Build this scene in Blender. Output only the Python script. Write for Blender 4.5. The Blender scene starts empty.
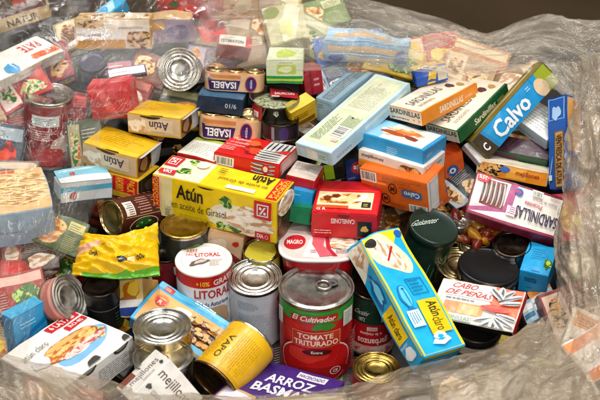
import bpy, bmesh, math, random
from mathutils import Vector, Matrix, noise
random.seed(7)
POSE = {
 'dia_tuna': {"R":[[0.92575,0.01989,-0.37762],[-0.37773,0.09547,-0.92098],[0.01773,0.99523,0.09589]],"t":[-0.11842,-0.02691,0.00582],"d":[0.18904,0.06626,0.05941]},
 'cyan_tuna': {"R":[[0.42813,0.82091,0.37791],[-0.81135,0.53332,-0.23934],[-0.39802,-0.20414,0.89437]],"t":[0.14398,-0.1616,-0.02522],"d":[0.18632,0.07107,0.03648]},
 'baguette': {"R":[[0.58036,-0.81351,-0.03731],[0.81014,0.57207,0.1281],[-0.08286,-0.10457,0.99106]],"t":[-0.29721,-0.2201,-0.07043],"d":[0.12578,0.11501,0.03815]},
 'purple_rice': {"R":[[0.92024,0.38529,0.0686],[-0.38936,0.88371,0.25972],[0.03945,-0.26572,0.96324]],"t":[-0.02604,-0.26473,-0.10221],"d":[0.13296,0.1185,0.02594]},
 'mussel_front': {"R":[[0.59045,0.70814,0.38718],[-0.19604,0.5912,-0.78234],[-0.7829,0.38603,0.48789]],"t":[-0.15978,-0.31959,-0.0593],"d":[0.06656,0.06737,0.06235]},
 'canelones': {"R":[[0.98851,0.14904,-0.02505],[-0.14654,0.98578,0.08224],[0.03695,-0.07762,0.9963]],"t":[0.06651,-0.00486,0.00824],"d":[0.09115,0.089,0.03856]},
 'red_small': {"R":[[0.95114,0.28827,0.11056],[-0.30309,0.94003,0.15646],[-0.05883,-0.18233,0.98148]],"t":[0.0081,0.04206,0.02149],"d":[0.04289,0.05295,0.0218]},
 'cyan_small': {"R":[[0.97088,0.20046,0.13121],[-0.23152,0.92589,0.29854],[-0.06164,-0.32023,0.94533]],"t":[0.00634,0.02028,0.00862],"d":[0.03377,0.04643,0.02312]},
 'green_small': {"R":[[0.97493,0.18271,0.12699],[-0.21552,0.91729,0.33486],[-0.0553,-0.35384,0.93367]],"t":[0.00524,-0.00214,-0.00328],"d":[0.0299,0.04664,0.02346]},
 'calamares': {"R":[[0.94265,0.32754,0.06433],[-0.33378,0.92302,0.19138],[0.00331,-0.20187,0.97941]],"t":[-0.06214,0.06706,0.041],"d":[0.09987,0.07634,0.01914]},
 'fine_print_box': {"R":[[0.88166,0.47037,-0.03766],[-0.46551,0.88006,0.09379],[0.07726,-0.06516,0.99488]],"t":[-0.13591,0.08072,0.03225],"d":[0.06619,0.05514,0.00747]},
 'yellow_a': {"R":[[0.91911,0.38373,0.08941],[-0.39229,0.91242,0.11663],[-0.03682,-0.14227,0.98914]],"t":[-0.25632,0.08136,0.04328],"d":[0.09035,0.06457,0.03218]},
 'yellow_b': {"R":[[0.95471,0.29639,0.02612],[-0.29462,0.92943,0.22218],[0.04157,-0.21982,0.97466]],"t":[-0.1992,0.12891,0.06852],"d":[0.08304,0.06686,0.02898]},
 'pack_ahorro': {"R":[[0.89629,0.053,-0.44029],[-0.44314,0.14481,-0.88468],[0.01687,0.98804,0.15328]],"t":[-0.25802,0.03487,-0.00184],"d":[0.06402,0.03367,0.05745]},
 'sard_orange': {"R":[[0.72632,-0.66914,-0.15717],[0.68731,0.70443,0.17715],[-0.00782,-0.2367,0.97155]],"t":[0.1934,0.14305,0.08626],"d":[0.12334,0.06651,0.0202]},
 'sard_green': {"R":[[0.64732,-0.71323,-0.26885],[0.74018,0.67241,-0.00166],[0.18196,-0.19793,0.96318]],"t":[0.24315,0.1385,0.07378],"d":[0.12704,0.05969,0.02146]},
 'calvo_long': {"R":[[0.66911,-0.71065,0.21741],[0.47976,0.18964,-0.85666],[0.56756,0.6775,0.46783]],"t":[0.30906,0.10837,0.07838],"d":[0.15519,0.03667,0.02746]},
 'white_fine': {"R":[[0.61769,0.77968,-0.10279],[-0.78377,0.59961,-0.16175],[-0.06448,0.18047,0.98146]],"t":[0.35176,0.113,0.06],"d":[0.06722,0.05271,0.01776]},
 'ventresca': {"R":[[0.5705,0.02791,-0.82082],[-0.56936,0.73373,-0.37077],[0.59192,0.67887,0.43448]],"t":[0.36267,0.05505,0.05948],"d":[0.03316,0.1343,0.03242]},
 'sard_maroon': {"R":[[-0.95011,-0.30011,0.08506],[0.23919,-0.87598,-0.41887],[0.20021,-0.37762,0.90406]],"t":[0.29747,-0.02256,0.00784],"d":[0.12522,0.06883,0.0169]},
 'orange_almond': {"R":[[0.94705,0.11455,-0.29996],[-0.32107,0.32686,-0.88886],[-0.00377,0.9381,0.34633]],"t":[0.30268,0.04655,0.01399],"d":[0.1009,0.02283,0.05699]},
 'mussel_blue': {"R":[[0.81539,0.57885,-0.00882],[-0.57102,0.80668,0.15235],[0.0953,-0.11919,0.98829]],"t":[0.14401,0.06768,0.06596],"d":[0.10782,0.06329,0.02722]},
 'mussel_white': {"R":[[0.82866,0.55974,-0.00315],[-0.55517,0.82259,0.12304],[0.07146,-0.10021,0.9924]],"t":[0.14357,0.05321,0.04843],"d":[0.10498,0.06254,0.02395]},
 'calvo_orange': {"R":[[0.81383,-0.14075,-0.5638],[-0.5645,0.03877,-0.82452],[0.13791,0.98929,-0.0479]],"t":[0.13112,0.00329,0.01175],"d":[0.10734,0.05438,0.05086]},
 'orange_behind': {"R":[[0.93975,-0.14994,0.30722],[0.31433,0.02565,-0.94897],[0.13441,0.98836,0.07124]],"t":[0.22369,0.07813,0.00556],"d":[0.03168,0.03973,0.02857]},
 'calvo_right': {"R":[[0.82795,-0.18985,0.52769],[0.50096,-0.17256,-0.84809],[0.25207,0.96653,-0.04776]],"t":[0.19609,0.01224,-0.00561],"d":[0.03223,0.03726,0.02271]},
 'long_cream': {"R":[[0.60624,-0.77975,-0.1564],[0.78891,0.61448,-0.00554],[0.10042,-0.12003,0.98768]],"t":[0.078,0.10783,0.07759],"d":[0.19847,0.06321,0.02168]},
 'long_grey': {"R":[[0.59951,-0.79646,-0.07902],[0.79903,0.60129,0.00157],[0.04626,-0.06408,0.99687]],"t":[0.06646,0.19246,0.07324],"d":[0.10236,0.03352,0.03975]},
 'navy_small': {"R":[[0.83239,-0.08079,-0.54827],[-0.32328,0.73278,-0.59878],[0.45013,0.67566,0.58384]],"t":[0.08114,0.0597,0.01084],"d":[0.03512,0.03177,0.04]},
 'lime_small': {"R":[[0.98617,-0.16573,0.00279],[0.00639,0.02121,-0.99975],[0.16563,0.98594,0.02198]],"t":[0.04916,0.06501,0.00307],"d":[0.03107,0.02997,0.03]},
 'navy_910': {"R":[[0.99167,0.08025,-0.10075],[-0.11855,0.26286,-0.95752],[-0.05036,0.96149,0.27018]],"t":[-0.11727,0.13546,0.07139],"d":[0.06871,0.02437,0.05682]},
 'isabel_top': {"R":[[0.99782,0.06063,0.02621],[0.00412,0.33885,-0.94083],[-0.06592,0.93889,0.33786]],"t":[-0.09696,0.16883,0.08925],"d":[0.09079,0.02529,0.0613]},
 'isabel_low': {"R":[[0.99494,0.08851,-0.04761],[-0.07178,0.29427,-0.95302],[-0.07035,0.95161,0.29913]],"t":[-0.10323,0.10693,0.046],"d":[0.0937,0.03086,0.06115]},
 'yellow_pouchbox': {"R":[[0.78487,-0.0615,0.6166],[0.60568,-0.134,-0.78434],[0.13086,0.98907,-0.06792]],"t":[0.00639,0.13935,0.05203],"d":[0.04712,0.03429,0.02389]},
 'green_tub': {"R":[[0.9993,-0.01218,-0.03535],[-0.03212,0.2045,-0.97834],[0.01914,0.97879,0.20397]],"t":[-0.02248,0.17622,0.10443],"d":[0.05368,0.036,0.06274]},
 'red_behind': {"R":[[0.9451,-0.13881,0.29583],[0.32438,0.28901,-0.9007],[0.03952,0.94721,0.31817]],"t":[0.02014,0.18993,0.08046],"d":[0.03019,0.04257,0.03417]},
 'almond_top': {"R":[[0.9997,-0.00794,-0.02311],[-0.02065,0.2308,-0.97278],[0.01306,0.97297,0.23056]],"t":[-0.28188,0.2408,0.1322],"d":[0.11429,0.04551,0.04213]},
 'white_tag_a': {"R":[[0.99173,-0.12737,-0.01554],[0.09888,0.8358,-0.54005],[0.08178,0.53405,0.84149]],"t":[-0.26643,0.18453,0.10862],"d":[0.03721,0.02005,0.01]},
 'white_tag_b': {"R":[[0.94967,-0.27978,0.1409],[0.31179,0.80064,-0.51163],[0.03033,0.52981,0.84757]],"t":[-0.2542,0.16847,0.10982],"d":[0.0601,0.01607,0.01]},
 'red_left': {"R":[[0.99189,-0.11812,-0.04685],[-0.02033,0.21643,-0.97609],[0.12544,0.96913,0.21227]],"t":[-0.27303,0.12285,0.08527],"d":[0.06418,0.05213,0.03758]},
 'pate': {"R":[[0.58654,-0.80499,0.08923],[0.80866,0.58821,-0.00903],[-0.04522,0.07745,0.99597]],"t":[-0.41511,0.18862,0.12062],"d":[0.12812,0.06063,0.01432]},
 'nut_tray': {"R":[[0.91549,-0.14964,0.37347],[0.36419,-0.08625,-0.92732],[0.17098,0.98497,-0.02447]],"t":[-0.43677,0.25808,0.14124],"d":[0.12517,0.0219,0.06292]},
 'wafer_tray': {"R":[[0.93693,-0.32954,0.11649],[0.34037,0.936,-0.08973],[-0.07947,0.12373,0.98913]],"t":[-0.39362,-0.0244,0.0328],"d":[0.0994,0.0866,0.0612]},
 'cyan_sleeve': {"R":[[0.89262,-0.4306,0.13347],[0.41373,0.90006,0.1368],[-0.17903,-0.06689,0.98157]],"t":[-0.30514,0.02734,0.02451],"d":[0.07521,0.0397,0.03344]},
 'cyan_left': {"R":[[0.63642,-0.02683,0.77087],[0.76553,0.14438,-0.62699],[-0.09448,0.98916,0.11243]],"t":[-0.35351,-0.1765,-0.08619],"d":[0.05476,0.06982,0.0216]},
 'film_pack': {"R":[[0.98386,0.01402,-0.17841],[-0.17866,0.01908,-0.98373],[-0.01039,0.99972,0.02128]],"t":[0.09822,0.237,0.09962],"d":[0.13806,0.03519,0.04003]},
 'blue_yellow': {"R":[[0.96604,-0.21628,0.14135],[0.19823,0.26952,-0.94237],[0.16572,0.93839,0.30324]],"t":[0.1942,0.17889,0.09571],"d":[0.04708,0.02455,0.02935]},
 'white_ternera': {"R":[[0.98618,0.06205,0.15361],[0.04411,0.79542,-0.60445],[-0.15969,0.60287,0.78169]],"t":[-0.09695,0.22273,0.13036],"d":[0.04964,0.01793,0.05]},
 'purple_grey_mix': {"R":[[0.99659,-0.08224,0.0059],[0.00786,0.02358,-0.99969],[0.08208,0.99633,0.02415]],"t":[-0.19432,0.26425,0.12516],"d":[0.06579,0.03719,0.0325]},
 'red_top': {"R":[[0.94787,-0.11844,-0.29584],[-0.28473,0.1021,-0.95315],[0.1431,0.9877,0.06305]],"t":[-0.18187,0.29678,0.14404],"d":[0.08246,0.03597,0.03]},
 'cyan_top': {"R":[[0.60511,-0.75724,-0.24581],[0.73341,0.65033,-0.19794],[0.30974,-0.06051,0.94889]],"t":[-0.29264,0.30196,0.14843],"d":[0.04475,0.02687,0.02]},
 'tan_top': {"R":[[0.99869,0.02401,0.04526],[0.04599,-0.03051,-0.99848],[-0.02259,0.99925,-0.03158]],"t":[-0.10255,0.30741,0.14029],"d":[0.08437,0.04845,0.03]},
 'cream_top': {"R":[[0.98497,-0.17192,0.01686],[0.1635,0.89636,-0.41208],[0.05573,0.40864,0.91099]],"t":[-0.02104,0.27573,0.13223],"d":[0.06127,0.06802,0.04]},
 'blue_right': {"R":[[0.92498,0.37594,-0.05551],[-0.37953,0.92129,-0.08472],[0.01929,0.09944,0.99486]],"t":[0.32311,-0.0904,-0.03188],"d":[0.03935,0.05981,0.0372]},
 'cabo': {"R":[[0.86543,0.37215,-0.33546],[-0.46475,0.84641,-0.26001],[0.18717,0.38093,0.90546]],"t":[0.23128,-0.16313,-0.04931],"d":[0.11562,0.06064,0.01182]},
 'carton_orange_white': {"R":[[0.917,-0.28168,-0.28243],[0.19187,0.93223,-0.30681],[0.34972,0.22715,0.9089]],"t":[0.32657,-0.12471,-0.06945],"d":[0.03265,0.03134,0.01123]},
 'carton_blue_white': {"R":[[0.70014,-0.13863,-0.70042],[-0.0323,0.97382,-0.22503],[0.71327,0.18018,0.67733]],"t":[0.30702,-0.13967,-0.0823],"d":[0.01925,0.03628,0.012]},
 'right_orange': {"R":[[0.86164,-0.47056,-0.19014],[0.4099,0.86613,-0.286],[0.29927,0.1685,0.93917]],"t":[0.35383,-0.29905,0.00185],"d":[0.06781,0.06095,0.03164]},
 'mussel_frame': {"R":[[0.83892,0.51692,0.17028],[-0.44419,0.8311,-0.33461],[-0.31449,0.20508,0.92684]],"t":[-0.15735,-0.15956,-0.08071],"d":[0.11569,0.07137,0.02862]},
 'pear_pack': {"R":[[0.9074,-0.04994,-0.41728],[-0.26062,0.71206,-0.65196],[0.32969,0.70034,0.63311]],"t":[-0.22773,-0.1253,-0.07143],"d":[0.03649,0.05143,0.04]},
 'food_under': {"R":[[0.97888,0.12046,-0.16515],[-0.1708,0.0381,-0.98457],[-0.11231,0.99199,0.05787]],"t":[-0.1054,-0.04609,-0.05379],"d":[0.0503,0.05091,0.03]},
 'strip_sardine_low': {"R":[[0.84067,0.03017,0.54071],[0.34357,0.74207,-0.57558],[-0.41861,0.66964,0.61347]],"t":[0.08995,0.01035,-0.0352],"d":[0.07999,0.03657,0.03]},
 'green_mid': {"R":[[0.89639,-0.18945,-0.40074],[-0.43913,-0.25644,-0.86105],[0.06036,0.94781,-0.31307]],"t":[0.31612,0.08146,0.00715],"d":[0.09127,0.04011,0.03]},
 'grey_flap_box': {"R":[[0.74912,-0.62739,0.21261],[0.64337,0.61261,-0.45911],[0.15779,0.48071,0.86256]],"t":[0.25172,0.07475,0.02974],"d":[0.01218,0.03643,0.012]},
 'red_pouch_left': {"R":[[0.77059,-0.10156,0.62919],[0.45474,0.77932,-0.43113],[-0.44656,0.61834,0.64672]],"t":[-0.37987,-0.09448,-0.06595],"d":[0.06385,0.05567,0.025]},
 'tomato': {"R":[[-0.99982,-0.01915,0.00069],[0.01915,-0.99699,0.07517],[-0.00075,0.07517,0.99717]],"t":[0.02166,-0.14422,-0.03353],"d":[0.04926,0.12615]},
 'white_can': {"R":[[-0.99817,0.06022,-0.0049],[-0.05995,-0.99724,-0.04374],[-0.00752,-0.04336,0.99903]],"t":[-0.06081,-0.10411,-0.05098],"d":[0.03655,0.11]},
 'litoral': {"R":[[-0.99511,0.09798,0.01291],[-0.09687,-0.99293,0.06866],[0.01955,0.06707,0.99756]],"t":[-0.13044,-0.08951,-0.03327],"d":[0.03828,0.108]},
 'olive': {"R":[[-0.99168,0.12856,-0.00623],[-0.12863,-0.9881,0.08428],[0.00468,0.08438,0.99642]],"t":[-0.16053,-0.03426,-0.01728],"d":[0.03315,0.08]},
 'brown_can': {"R":[[0.22017,0.72646,-0.65099],[-0.56253,-0.45066,-0.69316],[-0.79693,0.51881,0.30943]],"t":[-0.26087,-0.03273,-0.00676],"d":[0.02452,0.09054]},
 'left_tin': {"R":[[-0.33548,-0.48115,0.80991],[0.5702,-0.78807,-0.23199],[0.74988,0.38398,0.53873]],"t":[-0.30683,-0.13464,-0.06017],"d":[0.03069,0.02696]},
 'black_can': {"R":[[-0.96476,0.26153,-0.02911],[-0.26083,-0.96504,-0.02562],[-0.03479,-0.01712,0.99925]],"t":[-0.26858,-0.11486,-0.05628],"d":[0.02488,0.075]},
 'ring_tin_a': {"R":[[-0.98914,0.14626,0.01428],[-0.14472,-0.98637,0.07824],[0.02553,0.07533,0.99683]],"t":[-0.17637,-0.20288,-0.04965],"d":[0.03675,0.026]},
 'ring_tin_b': {"R":[[-0.98902,0.14748,0.00947],[-0.14549,-0.98291,0.11278],[0.02594,0.11016,0.99358]],"t":[-0.17129,-0.24722,-0.05837],"d":[0.03724,0.034]},
 'yellow_can': {"R":[[0.74256,0.32371,-0.58636],[-0.43976,-0.42469,-0.79136],[-0.50519,0.84549,-0.173]],"t":[-0.1101,-0.25037,-0.10546],"d":[0.03709,0.08034]},
 'garbanzos': {"R":[[-0.9962,-0.08705,0.00388],[0.08712,-0.99429,0.06168],[-0.00151,0.06178,0.99809]],"t":[0.09953,-0.11684,-0.05707],"d":[0.03095,0.1]},
 'brass_tin': {"R":[[-0.9961,-0.08813,-0.00286],[0.08768,-0.99343,0.07356],[-0.00933,0.07302,0.99729]],"t":[0.0982,-0.23006,-0.09692],"d":[0.0301,0.06]},
 'black_lid': {"R":[[-0.95916,-0.27003,0.08418],[0.27382,-0.96106,0.03711],[0.07088,0.05865,0.99576]],"t":[0.25484,-0.09828,-0.03816],"d":[0.04053,0.024]},
 'gold_tin': {"R":[[-0.94883,-0.297,0.10735],[0.28784,-0.95316,-0.09292],[0.12991,-0.05727,0.98987]],"t":[0.22044,-0.07234,-0.05653],"d":[0.03365,0.04]},
 'dark_lid': {"R":[[-0.97985,-0.18139,-0.08359],[0.18815,-0.97875,-0.0816],[-0.06701,-0.09568,0.99315]],"t":[0.29088,-0.06011,-0.03036],"d":[0.02583,0.03]},
 'under_cabo': {"R":[[-0.95517,-0.28751,0.07055],[0.28425,-0.95729,-0.05282],[0.08273,-0.0304,0.99611]],"t":[0.23576,-0.1518,-0.09376],"d":[0.03507,0.03]},
 'pepper_jar': {"R":[[-0.97186,-0.23537,0.00967],[0.23133,-0.96132,-0.14948],[0.04448,-0.14304,0.98872]],"t":[0.24821,-0.0121,-0.03599],"d":[0.04074,0.06]},
 'pull_tin': {"R":[[-0.97387,-0.21185,0.08189],[0.21984,-0.9698,0.10562],[0.05704,0.12086,0.99103]],"t":[0.21986,-0.02088,-0.02088],"d":[0.01896,0.025]},
 'guisantes': {"R":[[-0.92002,-0.33684,0.20025],[0.31885,-0.94054,-0.11713],[0.22779,-0.04391,0.97272]],"t":[0.18298,-0.05168,-0.00539],"d":[0.03391,0.08188]},
 'oval_magro': {"R":[[-0.99983,-0.01823,-0.00193],[0.0177,-0.98731,0.15783],[-0.00478,0.15777,0.98746]],"t":[0.02537,-0.05978,-0.02894],"d":[0.05409,0.042]},
 'round_lid': {"R":[[-0.67271,0.73985,0.00908],[-0.42873,-0.37976,-0.81974],[-0.60304,-0.55535,0.57266]],"t":[-0.1787,0.18857,0.10121],"d":[0.03186,0.04]},
 'tall_red': {"R":[[-0.97507,0.19582,0.10437],[-0.18742,-0.97859,0.08508],[0.11879,0.0634,0.99089]],"t":[-0.36677,0.14425,0.08612],"d":[0.03617,0.10803]},
 'fish_tub': {"R":[[-0.99837,-0.00229,0.05705],[0.00726,-0.99617,0.08709],[0.05664,0.08736,0.99457]],"t":[-0.03765,0.15724,0.07348],"d":[0.0363,0.03062]},
 'dark_isabel': {"R":[[-0.99983,0.01856,0.0014],[-0.01806,-0.98548,0.16883],[0.00451,0.16878,0.98564]],"t":[-0.02848,0.12391,0.05567],"d":[0.02688,0.026]},
 'dark_blue_left': {"R":[[-0.96262,0.27056,-0.01285],[-0.25617,-0.92478,-0.28135],[-0.08801,-0.26754,0.95952]],"t":[-0.30865,0.19955,0.10784],"d":[0.02007,0.03]},
 'yellow_low': {"R":[[-0.99871,0.05053,-0.00581],[-0.05043,-0.99858,-0.01744],[-0.00669,-0.01712,0.99983]],"t":[-0.05339,-0.05292,-0.04681],"d":[0.02578,0.032]},
 'isabel_end': {"R":[[-0.99822,0.05959,0.00021],[-0.05894,-0.98679,-0.15089],[-0.00879,-0.15063,0.98855]],"t":[-0.07321,0.12996,0.05694],"d":[0.01756,0.026]},
 'dark_red_mid': {"R":[[-0.98864,0.14999,-0.00999],[-0.15012,-0.98158,0.11815],[0.00792,0.11831,0.99295]],"t":[-0.18806,-0.05067,-0.05593],"d":[0.0209,0.06]},
 'gap_00': {"R":[[0.9397,-0.342,0.0],[0.3368,0.9254,-0.1736],[0.0594,0.1632,0.9848]],"t":[-0.1636,0.0175,-0.0415],"d":[0.07,0.045,0.03]},
 'gap_01': {"R":[[0.9623,0.2578,0.0872],[-0.2282,0.9389,-0.2578],[-0.1483,0.2282,0.9623]],"t":[-0.2609,0.0368,-0.0417],"d":[0.08,0.05,0.03]},
 'gap_02': {"R":[[0.866,-0.5,0.0],[0.4698,0.8138,-0.342],[0.171,0.2962,0.9397]],"t":[-0.3206,-0.0465,-0.074],"d":[0.07,0.05,0.03]},
 'gap_03': {"R":[[0.9698,-0.171,0.1736],[0.2217,0.9151,-0.3368],[-0.1013,0.3652,0.9254]],"t":[-0.2699,-0.1203,-0.1199],"d":[0.08,0.06,0.03]},
 'gap_04': {"R":[[0.9848,0.1736,0.0],[-0.171,0.9698,-0.1736],[-0.0302,0.171,0.9848]],"t":[-0.1236,0.0349,-0.0529],"d":[0.07,0.05,0.03]},
 'gap_05': {"R":[[0.9659,-0.2588,0.0],[0.2432,0.9077,-0.342],[0.0885,0.3304,0.9397]],"t":[-0.0544,-0.0055,-0.0636],"d":[0.06,0.05,0.03]},
 'gap_06': {"R":[[1.0,0.0,0.0],[0.0,0.9848,-0.1736],[0.0,0.1736,0.9848]],"t":[0.0,0.0265,-0.0778],"d":[0.06,0.05,0.03]},
 'gap_07': {"R":[[0.9397,0.342,0.0],[-0.3368,0.9254,-0.1736],[-0.0594,0.1632,0.9848]],"t":[0.0519,0.0967,-0.02],"d":[0.07,0.05,0.03]},
 'gap_08': {"R":[[0.9063,-0.4226,0.0],[0.3971,0.8517,-0.342],[0.1445,0.31,0.9397]],"t":[0.1377,0.0249,-0.0581],"d":[0.08,0.05,0.03]},
 'gap_09': {"R":[[0.8529,0.4924,0.1736],[-0.4184,0.8435,-0.3368],[-0.3123,0.2146,0.9254]],"t":[0.2056,0.0557,-0.0522],"d":[0.08,0.06,0.03]},
 'gap_10': {"R":[[0.7198,-0.604,-0.342],[0.4257,0.7733,-0.4698],[0.5483,0.1926,0.8138]],"t":[0.2327,0.0602,-0.0192],"d":[0.06,0.06,0.03]},
 'gap_11': {"R":[[0.9848,-0.1736,0.0],[0.171,0.9698,-0.1736],[0.0302,0.171,0.9848]],"t":[0.2489,0.0074,-0.0775],"d":[0.09,0.05,0.03]},
 'gap_12': {"R":[[0.9397,0.342,0.0],[-0.3368,0.9254,-0.1736],[-0.0594,0.1632,0.9848]],"t":[0.2953,-0.0199,-0.1017],"d":[0.08,0.06,0.03]},
 'gap_13': {"R":[[0.9397,-0.342,0.0],[0.3214,0.883,-0.342],[0.117,0.3214,0.9397]],"t":[0.3382,-0.0758,-0.1192],"d":[0.08,0.06,0.03]},
 'gap_14': {"R":[[0.9848,0.1736,0.0],[-0.1632,0.9254,-0.342],[-0.0594,0.3368,0.9397]],"t":[0.3057,-0.1291,-0.1551],"d":[0.09,0.06,0.03]},
 'gap_15': {"R":[[0.9848,-0.1736,0.0],[0.1677,0.9513,-0.2588],[0.0449,0.2549,0.9659]],"t":[0.1958,-0.1218,-0.1621],"d":[0.09,0.06,0.03]},
 'gap_16': {"R":[[1.0,0.0,0.0],[0.0,0.9848,-0.1736],[0.0,0.1736,0.9848]],"t":[0.0596,-0.0683,-0.1259],"d":[0.06,0.06,0.03]},
 'gap_17': {"R":[[1.0,0.0,0.0],[0.0,0.9659,-0.2588],[0.0,0.2588,0.9659]],"t":[0.0542,-0.1791,-0.1573],"d":[0.08,0.05,0.03]},
 'gap_18': {"R":[[0.9397,-0.342,0.0],[0.3368,0.9254,-0.1736],[0.0594,0.1632,0.9848]],"t":[-0.0139,-0.1291,-0.1551],"d":[0.07,0.06,0.03]},
 'gap_19': {"R":[[0.9848,-0.1736,0.0],[0.171,0.9698,-0.1736],[0.0302,0.171,0.9848]],"t":[-0.1045,-0.1224,-0.152],"d":[0.09,0.06,0.03]},
 'gap_20': {"R":[[0.866,-0.5,0.0],[0.4924,0.8529,-0.1736],[0.0868,0.1504,0.9848]],"t":[-0.2121,-0.0648,-0.1139],"d":[0.07,0.06,0.03]},
 'gap_21': {"R":[[0.866,0.5,0.0],[-0.4698,0.8138,-0.342],[-0.171,0.2962,0.9397]],"t":[-0.2606,-0.1436,-0.1411],"d":[0.09,0.06,0.03]},
 'gap_22': {"R":[[0.9848,-0.1736,0.0],[0.1504,0.8529,-0.5],[0.0868,0.4924,0.866]],"t":[-0.3762,-0.0601,-0.0501],"d":[0.08,0.05,0.03]},
 'gap_23': {"R":[[0.9397,0.342,0.0],[-0.2962,0.8138,-0.5],[-0.171,0.4698,0.866]],"t":[-0.3311,-0.0443,-0.0222],"d":[0.07,0.05,0.03]},
 'gap_24': {"R":[[0.9659,-0.2588,0.0],[0.2241,0.8365,-0.5],[0.1294,0.483,0.866]],"t":[-0.3783,-0.1252,-0.0609],"d":[0.07,0.06,0.03]},
 'gap_25': {"R":[[1.0,0.0,0.0],[0.0,0.866,-0.5],[0.0,0.5,0.866]],"t":[-0.4099,-0.1635,-0.109],"d":[0.06,0.06,0.03]},
 'gap_26': {"R":[[0.9848,-0.1736,0.0],[0.1116,0.633,-0.766],[0.133,0.7544,0.6428]],"t":[-0.4367,0.1457,0.0574],"d":[0.06,0.07,0.03]},
 'gap_27': {"R":[[0.9848,0.1736,0.0],[-0.1116,0.633,-0.766],[-0.133,0.7544,0.6428]],"t":[-0.4319,0.0956,0.02],"d":[0.05,0.08,0.03]},
 'gap_28': {"R":[[0.9962,-0.0872,0.0],[0.0436,0.4981,-0.866],[0.0755,0.8627,0.5]],"t":[-0.3122,0.0956,0.02],"d":[0.05,0.09,0.03]},
 'gap_29': {"R":[[0.9848,0.1736,0.0],[-0.1116,0.633,-0.766],[-0.133,0.7544,0.6428]],"t":[-0.3453,0.1457,0.0574],"d":[0.06,0.06,0.03]},
 'gap_30': {"R":[[1.0,0.0,0.0],[0.0,0.866,-0.5],[0.0,0.5,0.866]],"t":[-0.4126,0.0582,-0.0],"d":[0.07,0.05,0.03]},
 'gap_31': {"R":[[0.9397,-0.342,0.0],[0.262,0.7198,-0.6428],[0.2198,0.604,0.766]],"t":[-0.3815,0.2231,0.091],"d":[0.07,0.06,0.03]},
 'gap_32': {"R":[[0.9397,0.342,0.0],[-0.262,0.7198,-0.6428],[-0.2198,0.604,0.766]],"t":[-0.2265,0.214,0.0858],"d":[0.06,0.05,0.03]},
 'gap_33': {"R":[[0.9397,0.342,0.0],[-0.262,0.7198,-0.6428],[-0.2198,0.604,0.766]],"t":[-0.2573,0.181,0.0671],"d":[0.06,0.05,0.03]},
 'gap_34': {"R":[[0.9848,0.1736,0.0],[-0.133,0.7544,-0.6428],[-0.1116,0.633,0.766]],"t":[-0.138,0.2437,0.0829],"d":[0.08,0.05,0.03]},
 'gap_35': {"R":[[0.9848,-0.1736,0.0],[0.133,0.7544,-0.6428],[0.1116,0.633,0.766]],"t":[-0.0929,0.2679,0.0869],"d":[0.08,0.05,0.03]},
 'gap_36': {"R":[[0.9848,0.1736,0.0],[-0.1504,0.8529,-0.5],[-0.0868,0.4924,0.866]],"t":[-0.1766,0.1702,0.051],"d":[0.07,0.05,0.03]},
 'gap_37': {"R":[[0.9848,-0.1736,0.0],[0.133,0.7544,-0.6428],[0.1116,0.633,0.766]],"t":[-0.078,0.3085,0.121],"d":[0.1,0.06,0.03]},
 'gap_38': {"R":[[0.9848,0.1736,0.0],[-0.133,0.7544,-0.6428],[-0.1116,0.633,0.766]],"t":[-0.1212,0.293,0.1118],"d":[0.09,0.06,0.03]},
 'gap_39': {"R":[[0.866,0.5,0.0],[-0.383,0.6634,-0.6428],[-0.3214,0.5567,0.766]],"t":[0.0,0.3019,0.1071],"d":[0.1,0.06,0.03]},
 'gap_40': {"R":[[0.9397,-0.342,0.0],[0.2962,0.8138,-0.5],[0.171,0.4698,0.866]],"t":[0.0457,0.2163,0.0671],"d":[0.06,0.05,0.03]},
 'gap_41': {"R":[[0.9659,-0.2588,0.0],[0.2241,0.8365,-0.5],[0.1294,0.483,0.866]],"t":[0.1102,0.2376,0.0793],"d":[0.08,0.05,0.03]},
 'gap_42': {"R":[[0.866,0.5,0.0],[-0.4698,0.8138,-0.342],[-0.171,0.2962,0.9397]],"t":[0.2296,0.1892,0.0516],"d":[0.08,0.06,0.03]},
 'gap_43': {"R":[[0.9397,0.342,0.0],[-0.2962,0.8138,-0.5],[-0.171,0.4698,0.866]],"t":[0.2567,0.214,0.0858],"d":[0.08,0.05,0.03]},
 'gap_44': {"R":[[0.9397,-0.342,0.0],[0.2962,0.8138,-0.5],[0.171,0.4698,0.866]],"t":[0.3348,0.2163,0.0671],"d":[0.08,0.05,0.03]},
 'gap_45': {"R":[[0.9848,-0.1736,0.0],[0.1632,0.9254,-0.342],[0.0594,0.3368,0.9397]],"t":[0.306,0.1353,0.0113],"d":[0.08,0.06,0.03]},
 'gap_46': {"R":[[0.9848,-0.1736,0.0],[0.1632,0.9254,-0.342],[0.0594,0.3368,0.9397]],"t":[0.3841,0.1123,0.0088],"d":[0.06,0.06,0.03]},
 'gap_47': {"R":[[0.9848,-0.1736,0.0],[0.133,0.7544,-0.6428],[0.1116,0.633,0.766]],"t":[0.3824,-0.0208,-0.0105],"d":[0.05,0.07,0.03]},
 'gap_48': {"R":[[0.9848,0.1736,0.0],[-0.133,0.7544,-0.6428],[-0.1116,0.633,0.766]],"t":[0.4189,0.0995,0.0521],"d":[0.06,0.06,0.03]},
 'gap_49': {"R":[[0.9848,-0.1736,0.0],[0.133,0.7544,-0.6428],[0.1116,0.633,0.766]],"t":[0.4026,0.0281,0.0144],"d":[0.06,0.06,0.03]},
 'gap_50': {"R":[[0.9848,-0.1736,0.0],[0.133,0.7544,-0.6428],[0.1116,0.633,0.766]],"t":[0.3878,-0.1111,-0.0342],"d":[0.06,0.06,0.03]},
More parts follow.
